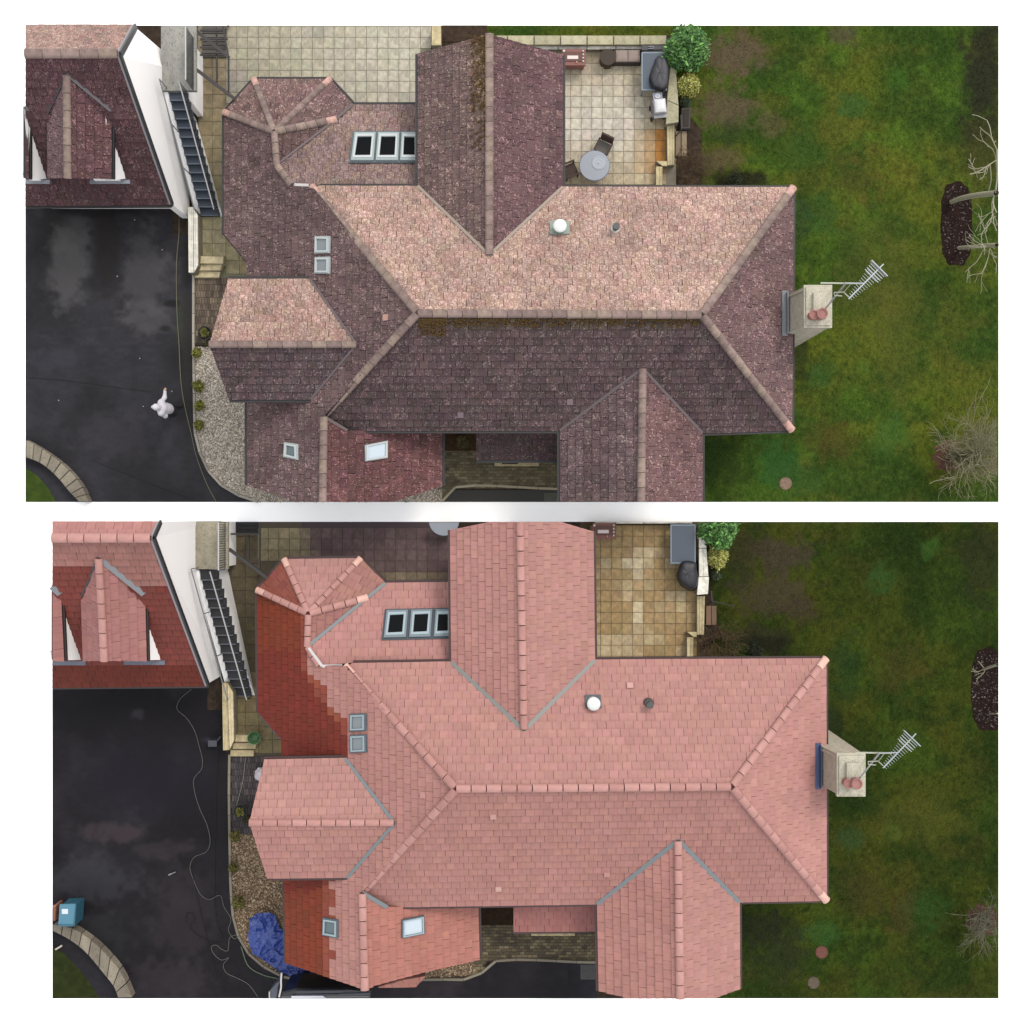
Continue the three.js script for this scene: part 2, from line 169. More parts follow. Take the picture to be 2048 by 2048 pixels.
const lawnTex2 = groundTex(1024, 1024, L2R, lawnFn(300, 0.88), [[1560, 1110, 80, 50, [74, 64, 54], .8], [1540, 1190, 100, 50, [74, 64, 54], .7], [1600, 1220, 50, 30, [72, 60, 52], .6], [1520, 1270, 70, 30, [58, 52, 40], .7], [1480, 1110, 60, 80, [58, 54, 40], .6], [1960, 1120, 60, 120, [48, 50, 32], .6], [1760, 1153, 34, 34, [54, 84, 40], .7, 1.2], [1858, 1098, 27, 24, [56, 90, 36], .7, 1.2], [1700, 1680, 34, 30, [54, 80, 48], .6, 1.2], [1788, 1663, 22, 22, [74, 98, 38], .6], [1640, 1870, 50, 30, [56, 92, 44], .6], [1850, 1820, 60, 50, [50, 86, 38], .5], [1840, 1640, 120, 60, [86, 86, 36], .5], [1800, 1340, 70, 60, [84, 72, 36], .45], [1560, 1900, 70, 80, [46, 52, 34], .7], [1520, 1850, 70, 40, [40, 44, 30], .7], [1690, 1330, 40, 90, [44, 66, 34], .6], [1800, 1820, 40, 60, [72, 60, 34], .5], [1540, 1290, 60, 26, [38, 38, 28], .8], [1665, 1450, 26, 70, [38, 50, 30], .7], [1720, 1780, 60, 70, [70, 62, 34], .5]], 13);
const yardFn = (s, tint) => (x, y) => { const a = fbm(x / 90, y / 90, s, 4), b = fbm(x / 14, y / 7, s + 3, 3), c = hash2(Math.floor(x * 2), Math.floor(y * 2), s); let q = m3([31, 30, 33], [56, 55, 60], sst(0.25, 0.8, a)); q = m3(q, tint, 0.35); return q.map(k => k * (0.88 + 0.24 * b) + (c > 0.996 ? 26 : 0)); };
const Y1R = [51, 400, 520, 1004], Y2R = [105, 1370, 620, 1996.6];
const yardTex1 = groundTex(768, 1024, Y1R, yardFn(400, [50, 50, 56]), [[115, 470, 70, 110, [32, 30, 30], .8], [140, 540, 54, 95, [96, 94, 94], .75, .9], [150, 470, 48, 60, [86, 84, 84], .65, .9], [290, 545, 62, 115, [86, 84, 87], .65, 1], [295, 640, 66, 40, [86, 84, 87], .6, 1], [215, 480, 34, 120, [38, 34, 32], .7], [345, 607, 24, 9, [28, 28, 28], .85, .4], [330, 657, 14, 8, [34, 33, 35], .8, .4], [188, 572, 14, 12, [40, 38, 40], .8, .4], [100, 587, 9, 7, [40, 38, 40], .8, .4], [186, 466, 10, 7, [40, 38, 40], .8, .4], [362, 640, 14, 60, [58, 66, 48], .5], [190, 420, 150, 14, [26, 24, 26], .8], [374, 700, 12, 300, [46, 44, 40], .6], [110, 720, 60, 30, [62, 64, 74], .5], [250, 870, 140, 60, [70, 68, 74], .4]], 15);  // thin dark blob along the dormer house eaves is painted shade
const yardTex2 = groundTex(768, 1024, Y2R, yardFn(500, [24, 20, 26]), [[250, 1430, 170, 60, [26, 24, 28], .8], [300, 1560, 160, 90, [32, 30, 38], .8], [180, 1760, 110, 60, [60, 60, 66], .6], [230, 1665, 90, 22, [74, 62, 66], .6], [320, 1700, 70, 26, [64, 56, 58], .5], [370, 1830, 90, 130, [60, 52, 56], .5], [275, 1427, 16, 14, [66, 64, 72], .6], [200, 1880, 60, 80, [44, 46, 48], .6], [420, 1480, 24, 10, [72, 72, 82], .5], [440, 1640, 12, 240, [34, 32, 34], .6], [340, 1960, 120, 50, [58, 50, 54], .5]], 7);

const white = M('#fbfbfb', 0.7), wallWhite = new THREE.MeshStandardMaterial({ color: new THREE.Color(.70, .69, .68), roughness: .85, side: THREE.DoubleSide }), black = M('#17171b', 0.5), lead = M('#7f8790', 0.55), leadDark = M('#4b5058', 0.6);
// white board under both plots, added in place of a blank margin
struct(mk('margin_board', new THREE.PlaneGeometry(400, 400).rotateX(-Math.PI / 2), new THREE.MeshStandardMaterial({ color: new THREE.Color(0.93, 0.93, 0.93), roughness: 1 })), 'plain white board around and between the two plots, standing in for a blank margin');

// ------------------------------------------------------------------ the two long houses
const tone = (side, r, g, b) => ({ side, c: [r, g, b] });
function quantOld(t) { const k = 14, c = t.c.map(x => Math.round(x * k) / k); return { side: t.side, col: new THREE.Color(c[0] * ALB, c[1] * ALB, c[2] * ALB), key: t.side + c.join() }; }
function quantNew(t) { const c = t.c.map(x => Math.round(x * 60) / 60); return { side: 0, col: new THREE.Color(c[0] * ALB, c[1] * ALB, c[2] * ALB), key: c.join(), rough: t.rough }; }
const oldLook = (side, r, g, b, vary = 0.16, extra) => (x, y) => { const k = 1 + (rnd() - 0.5) * 2 * vary + (fbm(x / 60, y / 60, 600, 3) - 0.5) * 0.5; let c = [r * k, g * k * (1 + (rnd() - .5) * .06), b * k], s = side; if (rnd() < 0.05) c = c.map(q => q * 0.82); if (extra) { const e = extra(x, y, c, s); c = e[0]; s = e[1]; } return { side: s, c }; };
const coral = (hex, vary = 0.035) => { const q = H(hex); return (x, y) => { const k = (1 + (rnd() - 0.5) * 2 * vary + (fbm(x / 70, y / 70, 700, 3) - 0.5) * 0.14) * 1.3; return { side: 0, c: [q.r * k, q.g * k, q.b * k] }; }; };

function buildHouse(c) {
  const root = thing('house', c.label, 'house', null, null);
  const h = { root, tiles: [], gap: c.gap, cgap: c.cgap, rgap: c.rgap, bedMat: c.bedMat, baseMat: c.baseMat, tileMat: c.tileMat, quant: c.quant, sashMat: c.sash };
  const { pts: p, hE, hR, hW, look, gut, ridge } = c, hx = (pl, q) => [...q, hAt(pl, ...q)];
  const plN = mkPlane([...p.NW2, hE], [...p.NE, hE], [...mid(p.RW, p.RE), hR]), plS = mkPlane([...p.SW2, hE], [...p.SE, hE], [...mid(p.RW, p.RE), hR]);
  const plE = mkPlane([...p.NE, hE], [...p.SE, hE], [...p.RE, hR]), plW = mkPlane([...p.We1, hW], [...p.We2, hW], [...p.RW, hR]);
  const F = {};
  const vN = p.vN, vS = p.vS, vW = p.vW;
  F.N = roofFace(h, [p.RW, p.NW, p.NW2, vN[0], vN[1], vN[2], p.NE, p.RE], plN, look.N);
  F.S = roofFace(h, [p.RE, p.SE, vS[2], vS[1], vS[0], p.SW2, p.SW, p.RW], plS, look.S);
  F.E = roofFace(h, [p.RE, p.NE, p.SE], plE, look.E);
  F.W = roofFace(h, [p.We1, p.apex, p.bk, p.fl1, p.NW, p.RW, p.SW, ...p.swEnd, p.Wsw2, p.Wsw1, vW[2], vW[1], vW[0], p.Wj2, p.Wj1, p.We2], plW, look.W);
  // low roof with the three roof windows, and the canted bay beside it
  const plL = mkPlane([...p.Lr, hW + 0.4], [...p.Lre, hW + 0.4], [...p.Lse, hE - 0.35]);
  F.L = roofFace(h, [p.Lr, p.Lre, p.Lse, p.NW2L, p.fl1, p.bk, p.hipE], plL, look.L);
  const ha = hAt(plW, ...p.apex), he = hW + 0.1;
  const plO = mkPlane([...p.O1, he], [...p.O2, he], [...p.apex, ha]), plOw = mkPlane([...p.O1, he], [...p.We1, he], [...p.apex, ha]), plOe = mkPlane([...p.O2, he], [...p.Lr, he + 0.2], [...p.apex, ha]), plOs = mkPlane([...p.apex, ha], hx(plL, p.hipE), hx(plL, p.bk));
  F.O = roofFace(h, [p.O1, p.O2, p.apex], plO, look.O); F.Ow = roofFace(h, [p.We1, p.O1, p.apex], plOw, look.Ow); F.Oe = roofFace(h, [p.O2, p.Lr, p.hipE, p.apex], plOe, look.Oe); F.Os = roofFace(h, [p.apex, p.hipE, p.bk], plOs, look.Os);
  // north wing
  const gable = (key, e1, e2, v0, vtop, v2, e3, e4, rEnd, plBase, lk) => { const hr = hAt(plBase, ...vtop), heA = hAt(plBase, ...v0) + 0.02, heB = hAt(plBase, ...v2) + 0.02; const a = mkPlane([...e1, heA], [...v0, heA], [...vtop, hr]), b = mkPlane([...e4, heB], [...v2, heB], [...vtop, hr]); F[key + 'a'] = roofFace(h, e2, a, lk[0]); F[key + 'b'] = roofFace(h, e3, b, lk[1]); return [a, b, hr]; };
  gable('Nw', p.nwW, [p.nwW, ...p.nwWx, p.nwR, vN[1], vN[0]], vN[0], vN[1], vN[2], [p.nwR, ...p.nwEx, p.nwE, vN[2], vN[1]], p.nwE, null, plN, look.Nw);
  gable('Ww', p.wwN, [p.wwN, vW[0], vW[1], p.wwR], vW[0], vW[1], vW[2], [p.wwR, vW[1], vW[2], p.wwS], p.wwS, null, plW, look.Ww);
  gable('Sw', p.swW, [p.swW, ...p.swWx, p.swR, vS[1], vS[0]], vS[0], vS[1], vS[2], [p.swR, ...p.swEx, p.swE, vS[2], vS[1]], p.swE, null, plS, look.Sw);
  // south-west wing, east side
  const plX = mkPlane(hx(plW, p.SW), [...p.xE1, 2.5], [...p.xE2, 2.5]);
  F.X = roofFace(h, [p.SW, p.xV, p.xE1, p.xE2, ...p.xEnd], plX, look.X);
  const plP = mkPlane([...p.porch[0], 2.95], [...p.porch[1], 2.95], [...p.porch[2], 2.4]);
  F.P = roofFace(h, p.porch, plP, look.P);
  if (p.bay) { const plB = mkPlane([...p.bay[0], 2.1], [...p.bay[1], 2.0], [...p.bay[2], 2.5]); F.B = roofFace(h, p.bay, plB, look.X); }
  finishTiles(h);
  // ridge and hip tiles
  const R = (A, B, pa, pb, parent, o) => ridgeLine(h, hit(pa, ...A), hit(pb || pa, ...B), ridge(o || {}), parent, o);
  R(p.RW, p.RE, plN, plN, F.N.roof); R(p.NW, p.RW, plN, plN, F.N.roof, { cap: 1, lift: 0.1 }); R(p.SW, p.RW, plS, plS, F.S.roof, { lift: 0.1 }); R(p.NE, p.RE, plE, plE, F.E.roof, { cap: 1 }); R(p.SE, p.RE, plE, plE, F.E.roof, { cap: 1 });
  R(p.nwR, vN[1], F.Nwa.pl, null, F.Nwa.roof); R(p.wwR, vW[1], F.Wwa.pl, null, F.Wwa.roof, { w: 0.9 }); R(p.swR, vS[1], F.Swa.pl, null, F.Swa.roof); R(p.xEnd[p.xEnd.length - 1], p.SW, plX, plW, F.X.roof);
  R(p.We1, p.apex, plOw, null, F.Ow.roof, { cap: 1, pitch: 0.4, w: .85 }); R(p.O1, p.apex, plO, null, F.O.roof, { cap: 1, pitch: 0.4, w: .85 }); R(p.O2, p.apex, plO, null, F.O.roof, { cap: 1, pitch: 0.4, w: .85 }); R(p.hipE, p.apex, plOs, null, F.Os.roof, { cap: 1, pitch: 0.42 }); R(p.bk, p.apex, plW, null, F.W.roof, { pitch: 0.42, w: .9 }); R(p.fl1, p.bk, plW, null, F.W.roof, { pitch: 0.42, w: .9 });
  // gutters, flashings
  for (const [f, a, b] of [['N', p.NW2, vN[0]], ['N', vN[2], p.NE], ['S', p.SW2, vS[0]], ['S', vS[2], p.SE], ['E', p.NE, p.SE], ['W', p.We1, p.We2], ['W', p.Wsw1, p.Wsw2], ['L', p.Lr, p.Lre], ['O', p.O1, p.O2], ['Ow', p.We1, p.O1], ['Oe', p.O2, p.Lr], ['Nwa', p.nwW, vN[0]], ['Nwb', p.nwE, vN[2]], ['Wwa', p.wwN, vW[0]], ['Wwb', p.wwS, vW[2]], ['Swa', p.swW, vS[0]], ['Swb', p.swE, vS[2]], ['X', p.xE1, p.xE2], ['P', p.porch[2], p.porch[3]]]) gutter(h, F[f], a, b, gut);
  { const A = hit(plW, ...p.Wj1), B = hit(plW, ...p.We2); A.y -= .05; B.y -= .05; mk('gutter', barGeo(A, B, .1, .1), c.jogMat || gut, root); }
  const fm = c.flash;
  flashing(h, plN, [vN[0], vN[1], vN[2]], fm[0], fm[2]); flashing(h, plS, [vS[0], vS[1], vS[2]], fm[1], fm[2]); flashing(h, plW, [vW[0], vW[1], vW[2]], fm[1], fm[2] * .8); flashing(h, plL, [p.Lr, p.hipE, p.bk], fm[1], fm[2] * .8); flashing(h, plX, [p.SW, p.xV], fm[1], fm[2]);
  { const ww = M('#dcd6d4', .6); flashing(h, plL, [[p.bk[0] + 4, p.bk[1] + 2], [p.fl1[0] + 6, p.fl1[1]], [p.NW[0] - 6, p.NW[1] - 3]], ww, 0.1, 0.16); }
  // roof windows
  const fr = c.frameMat, dk = new THREE.MeshPhysicalMaterial({ color: 0x07090c, roughness: .45, specularIntensity: .12 }), gl = M('#8f989c', .3);
  { const q = [c.sky3[0][0], c.sky3[2][1], c.sky3[2][2], c.sky3[0][3]], e = [[-3, -2], [0, -2], [0, 5], [-4, 5]].map((d, i) => [q[i][0] + d[0], q[i][1] + d[1]]), O = hit(plL, ...e[0], .09), B = basis(plL); let pp = e.map(a => { const d = hit(plL, ...a, .09).sub(O); return new THREE.Vector2(d.dot(B.u), d.dot(B.v)); }); if (THREE.ShapeUtils.area(pp) < 0) pp.reverse(); mk('window_tray', new THREE.ExtrudeGeometry(new THREE.Shape(pp), { depth: .05, bevelEnabled: false }).translate(0, 0, -.05).applyMatrix4(new THREE.Matrix4().makeBasis(B.u, B.v, B.n).setPosition(O)), c.trayMat, root); }
  c.sky3.forEach(q => skylight(h, plL, q, 0.17, fr, dk, 0.16));
  c.sky2.forEach(q => skylight(h, plW, q, 0.11, c.frameMat2, gl, 0.1));
  skylight(h, plW, c.skyW, 0.12, c.frameMat2, M('#66777c', .3), 0.1); skylight(h, plX, c.skyE, 0.09, c.frameMat2, M('#d3e2ee', .35), 0.12);  // pale panes have the reflected sky put into their colour
  // terminals and pale vent tiles
  { const q = c.vent, a = hit(plN, q[0], q[1], 0.02), B = F.N.B; const pm = new THREE.Matrix4().makeBasis(B.u, B.v, B.n).setPosition(a); const pl = mk('vent_plate', boxG(q[3], q[4], 0.06, 0, 0, 0.04).applyMatrix4(pm), q[2], root); mk('vent_cap', merge([cylG(.17, .2, .28, a.x, a.y + .2, a.z, 24), cylG(.23, .21, .09, a.x, a.y + .36, a.z, 24), new THREE.SphereGeometry(.22, 24, 8, 0, 7, 0, 1.57).scale(1, .25, 1).translate(a.x, a.y + .4, a.z)]), M('#f2f6f2', .5), pl); }
  { const a = hit(plN, ...c.pipe, 0.02); const b = mk('vent_pipe', merge([cylG(.075, .075, .5, a.x, a.y + .2, a.z, 16), cylG(.12, .13, .12, a.x, a.y + .46, a.z, 16)]), M('#4a4e4e', .5), root); mk('pipe_collar', cylG(.15, .19, .12, a.x, a.y + .05, a.z, 16), c.collar, b); }
  for (const [f, x, y, col] of c.ventTiles) { const a = hit(F[f].pl, x, y, 0.05), B = F[f].B; mk('vent_tile', boxG(.21, .21, .06).applyMatrix4(new THREE.Matrix4().makeBasis(B.u, B.v, B.n).setPosition(a)), col, root); }
  // chimney
  { const q = c.chim, ht = 5.7, A = P(q[0], q[1], ht), B = P(q[2], q[3], ht); const hs = 4.1, W0 = P(q[6] + 3, q[7], hs).x, shp = new THREE.Shape([[W0, 0], [W0, hs], [A.x, ht - .22], [B.x, ht - .22], [B.x, 0]].map(a => new THREE.Vector2(...a))); const st = mk('chimney', new THREE.ExtrudeGeometry(shp, { depth: B.z - A.z, bevelEnabled: false }).translate(0, 0, A.z), c.chimMat, root);
    const cx = (A.x + B.x) / 2, cz = (A.z + B.z) / 2, w = B.x - A.x, d = B.z - A.z; mk('capping', merge([boxG(w + .08, .16, d + .1, cx, ht - .14, cz), boxG(w - .05, .06, d - .06, cx, ht - .03, cz), boxG(w * .5, .16, d * .62, cx + .02, ht + .05, cz - .02)]), texMat(concTex, .9, { color: new THREE.Color(1.0, .97, .9) }), st);
    const pp = P(q[4], q[5], ht + .3); mk('chimney_pot', new THREE.LatheGeometry([[.17, -.3], [.17, .05], [.19, .08], [.19, .14], [.15, .16], [.14, .1], [0, .1]].map(a => new THREE.Vector2(...a)), 20).translate(pp.x, pp.y, pp.z), M('#b8827c', .9), st); mk('chimney_pot', new THREE.LatheGeometry([[.14, -.3], [.14, .0], [.16, .04], [.16, .09], [.12, .1], [.11, .06], [0, .06]].map(a => new THREE.Vector2(...a)), 20).translate(pp.x - .27, pp.y - .05, pp.z + .02), M('#b27c74', .9), st);
    const hb = hAt(plE, q[6], q[7]) + .06; mk('lead_apron', merge([boxG(.2, .05, d + .24, W0 - .1, hb + .08, cz), boxG(.05, .3, d + .1, W0 - .03, hb + .12, cz)]), c.apron, st); mk('shoulder', barGeo(V(W0, hs + .06, A.z + .1), V(A.x, ht - .2, A.z + .1), .07, .1), c.chimMat, st); }
  // gable ends under the wings' verges
  const gableEnd = (pa, a, pt, t, pb, b, pin, inn) => { const A = hit(pa, ...a, -.2), T = hit(pt, ...t, -.2), B = hit(pb, ...b, -.2), I = hit(pin, ...inn, -.2), d = I.sub(T).setY(0).normalize(), q = [A, T, B].map(v => v.clone().addScaledVector(d, .3)); q[0].lerp(q[1], .08); q[2].lerp(q[1], .08); const lo = 3.3, poly = [q[0].clone().setY(lo), q[0], q[1], q[2], q[2].clone().setY(lo)], back = poly.map(v => v.clone().addScaledVector(d, .2)), f = []; for (const P5 of [poly, back.slice().reverse()]) for (const [i, j, k] of [[0, 1, 2], [0, 2, 4], [2, 3, 4]]) f.push(P5[i], P5[j], P5[k]); const g = new THREE.BufferGeometry(); g.setAttribute('position', new THREE.Float32BufferAttribute(f.flatMap(v => [v.x, v.y, v.z]), 3)); g.setAttribute('uv', new THREE.Float32BufferAttribute(f.flatMap(v => [v.x, v.y]), 2)); g.computeVertexNormals(); mk('gable', g, wallWhite, root); };
  gableEnd(F.Nwa.pl, p.nwW, F.Nwa.pl, p.nwR, F.Nwb.pl, p.nwE, F.Nwa.pl, vN[1]); gableEnd(F.Wwa.pl, p.wwN, F.Wwa.pl, p.wwR, F.Wwb.pl, p.wwS, F.Wwa.pl, vW[1]); gableEnd(F.Swa.pl, p.swW, F.Swa.pl, p.swR, F.Swb.pl, p.swE, F.Swa.pl, vS[1]);
  // walls under the eaves
  for (const [x0, y0, x1, y1, ht] of c.walls) { const A = P(x0, y0, ht), B = P(x1, y1, ht); mk('wall', boxG(B.x - A.x, ht, B.z - A.z, (A.x + B.x) / 2, ht / 2, (A.z + B.z) / 2), wallWhite, root); }
  const po = p.porch; for (const [x, y] of [[po[3][0] + 8, po[3][1] - 8], [po[2][0] - 8, po[2][1] - 8]]) { const a = P(x, y, 2.3); mk('porch_post', boxG(.12, 2.3, .12, a.x, 1.15, a.z), wallWhite, root); }
  return { root, F, planes: { plN, plS, plE, plW, plL, plX }, h };
}
const mid = (a, b) => [(a[0] + b[0]) / 2, (a[1] + b[1]) / 2];

const pts1 = { RW: [836, 627], RE: [1403, 630], NW: [625, 376], NW2: [640, 373], NE: [1586, 376], SE: [1583, 860], SW: [648, 833], SW2: [695, 861], We1: [449, 225], We2: [448.5, 468], Wj1: [494, 524], Wj2: [494, 558], apex: [549, 264], bk: [554, 331], fl1: [584, 372], Wsw1: [494.5, 799], Wsw2: [494.5, 971], swEnd: [[645.5, 1003.8], [590, 1003.8]], vN: [[836, 373], [978.5, 511], [1125, 375]], vS: [[1120, 861], [1285, 737], [1404, 866]], vW: [[620, 558], [714, 689], [622, 799]], Lr: [707, 210], Lre: [836, 210], Lse: [836, 371], NW2L: [640, 371], hipE: [672, 240], O1: [508, 159], O2: [660, 159], nwW: [836, 107.6], nwWx: [], nwR: [979, 69], nwEx: [], nwE: [1125, 110], wwN: [457, 558.5], wwR: [419, 689], wwS: [458.5, 799], swW: [1120.5, 1003.8], swWx: [], swR: [1282, 1003.8], swEx: [], swE: [1404, 1003.8], xV: [695, 861], xE1: [884, 861], xE2: [884, 971.6], xEnd: [[786, 1003.8], [645.5, 1003.8]], porch: [[953, 861], [1118, 861], [1118, 920], [953, 920]] };
const pts2 = { RW: [913, 1577], RE: [1463, 1573], NW: [692, 1333], NW2: [706, 1327], NE: [1651, 1317.5], SE: [1652, 1800], SW: [725, 1784], SW2: [775, 1813], We1: [515, 1180], We2: [517, 1424], Wj1: [563, 1478], Wj2: [564, 1516], apex: [617, 1227], bk: [615, 1293], fl1: [640, 1331], Wsw1: [569.5, 1757], Wsw2: [573, 1926], swEnd: [[730, 1979]], vN: [[903.4, 1324], [1048, 1460], [1189, 1320]], vS: [[1194.6, 1807], [1356, 1679], [1478, 1803]], vW: [[691, 1516], [790, 1645], [695, 1754]], Lr: [771, 1166], Lre: [903, 1164], Lse: [903, 1323], NW2L: [706, 1326], hipE: [735, 1195], O1: [569, 1119], O2: [721, 1117], nwW: [901, 1060], nwWx: [[980, 1043.8]], nwR: [1040, 1043.8], nwEx: [[1121, 1043.8]], nwE: [1186, 1063], wwN: [529, 1519], wwR: [499, 1645], wwS: [534.6, 1755.7], swW: [1198, 1982], swWx: [[1256, 1996.3]], swR: [1360, 1996.3], swEx: [[1428, 1996.3]], swE: [1479, 1977.5], xV: [775, 1813], xE1: [956, 1812], xE2: [958.7, 1919], xEnd: [[849, 1944], [760, 1968], [730, 1979]], porch: [[1027, 1809], [1194, 1808], [1194, 1861], [1027, 1862.5]], bay: [[756, 1974], [832, 1972], [851, 1952], [800, 1960]] };

const mossy = k => (x, y, c, s) => { const d = y - 632; if (d > 0 && d < 40 && x > 836 && x < 1403) { const f = k * (1 - d / 40) * (0.4 + rnd() * 0.6); return [[c[0] * (1 - f * .05), c[1] * (1 + f * .12), c[2] * (1 - f * .35)], s]; } return [c, s]; };
const ridgeOldM = ['#9c8580', '#8f7974', '#a18c82', '#897470', '#978379'].map(x => texMat(stoneTex, .9, { color: H(x).multiplyScalar(.95) })), ridgeOldCap = texMat(stoneTex, .9, { color: H('#d0a69c').multiplyScalar(1.0) });
const house1 = buildHouse({
  label: 'long bungalow with weathered purple-brown tiled roofs speckled with lichen', gap: .0065, cgap: .015, rgap: .016, bedMat: M('#5d4d48', .9), pts: pts1, hE: 3.9, hR: 6.7, hW: 2.0,
  baseMat: M('#2e2427', .9), tileMat: new THREE.MeshPhysicalMaterial({ map: tileTexOld, vertexColors: true, roughness: 0.85, specularIntensity: .45, side: THREE.DoubleSide }), quant: quantOld,
  look: { N: oldLook(1, 1.02, 1.0, .98, .1), S: oldLook(0, .78, .73, .77, .18, mossy(1)), E: oldLook(0, 1.22, 1.05, 1.06), W: oldLook(0, 1.05, .96, .97, .18), L: oldLook(1, .62, .62, .66, .12), O: oldLook(0, 1.5, 1.3, 1.24), Ow: oldLook(0, 1.45, 1.3, 1.22), Oe: oldLook(0, 1.3, 1.15, 1.12), Os: oldLook(0, 1.15, 1.0, .98), Nw: [oldLook(0, 1.2, 1.12, 1.06, .14, (x, y, c, s) => { const f = sst(60, 5, 979 - x) * sst(330, 70, y) * (0.4 + rnd() * .6); return [[c[0] * (1 + .1 * f), c[1] * (1 + .1 * f), c[2] * (1 - .55 * f)], s]; }), oldLook(0, 1.05, .84, .9)], Ww: [oldLook(1, .93, .9, .88, .1), oldLook(0, .74, .7, .76)], Sw: [oldLook(0, .98, .92, .96), oldLook(0, 1.22, .98, 1.0)], X: oldLook(0, 1.05, .68, .7), P: oldLook(0, .55, .5, .52) },  // north slopes take the pale half: sky sheen painted in with the lichen
  gut: M('#1d1719', .6), ridge: o => (i, n) => (o.cap && i === 0) ? ridgeOldCap : ridgeOldM[Math.floor(rnd() * 5)], flash: [M('#a8998c', .8), M('#6a5c5e', .7), 0.1],
  frameMat: M('#a9b7b8', .5), frameMat2: M('#b9c0c0', .5), sash: M('#cfd6d6', .5),
  trayMat: M('#5f6c72', .6), sky3: [[[709, 264], [751.5, 264], [747, 320], [701.5, 320]], [[756, 264], [799, 264], [796, 320], [751, 320]], [[803, 264], [835.5, 264], [835.5, 320], [800, 320]]],
  sky2: [[[629, 472], [659, 472], [658, 506], [628, 507]], [[629, 514], [659, 513], [658, 547], [628, 547]]], skyW: [[568, 884], [595, 888], [595, 920], [566, 914]], skyE: [[730, 890], [776, 881], [776, 916], [731, 923]],
  vent: [1119, 457, M('#9aa69c', .7), .68, .6], pipe: [1230, 459], collar: M('#cfc9c0', .6), ventTiles: [['S', 1140, 804, M('#8f7a7e', .9)], ['S', 921, 830, M('#86757c', .9)], ['W', 771, 635, M('#c39a8c', .9)]],
  chim: [1611, 572, 1663, 652, 1643, 628, 1570, 610], chimMat: texMat(concTex, .9, { color: new THREE.Color(1.05, 1.0, .92) }), apron: M('#84888c', .7),
  walls: [[650, 400, 1560, 838, 3.7], [504, 250, 640, 540, 1.9], [468, 250, 503, 455, 1.86], [690, 230, 836, 380, 2.2], [530, 185, 660, 250, 1.88], [860, 128, 1100, 430, 3.68], [480, 575, 640, 780, 3.66], [515, 790, 700, 930, 2.1], [702, 840, 866, 950, 2.22], [1142, 842, 1385, 930, 3.68]],
});
const cr = { N: '#c18f87', S: '#bb8880', E: '#c38f87' };
const wet = (x, y, edge) => edge + 8 * Math.round((y % 1000) / 9 % 3);
const W2look = (x, y) => { // stair-stepped edge between the fresh dark coat and the dry one
  const sx = x < 700 && y < 1720 ? 618 + Math.max(0, Math.floor((y - 1330) / 16)) * 10.5 : 690; const a = y < 1720 ? (y < 1330 ? x < 619 : x < Math.min(sx, 700)) : x < 662 + (rnd() - .5) * 26 || (x < 690 && y < 1765);
  return a ? coral(x > (y < 1720 ? sx - 14 : 652) ? '#96503f' : (y < 1300 || (y > 1780) ? '#86402f' : '#7e3829'), .09)(x, y) : coral('#bd8a82', .03)(x, y); };
const ridgeNew = ['#bd8a82', '#c28f87', '#b5827a'].map(x => texMat(tileTexPaint, .7, { color: H(x).multiplyScalar(.98) })), ridgeNewDk = texMat(tileTexPaint, .7, { color: H('#a05a50').multiplyScalar(1.15) }), ridgeNewCap = texMat(tileTexPaint, .7, { color: H('#e0b3a4').multiplyScalar(1.05) });
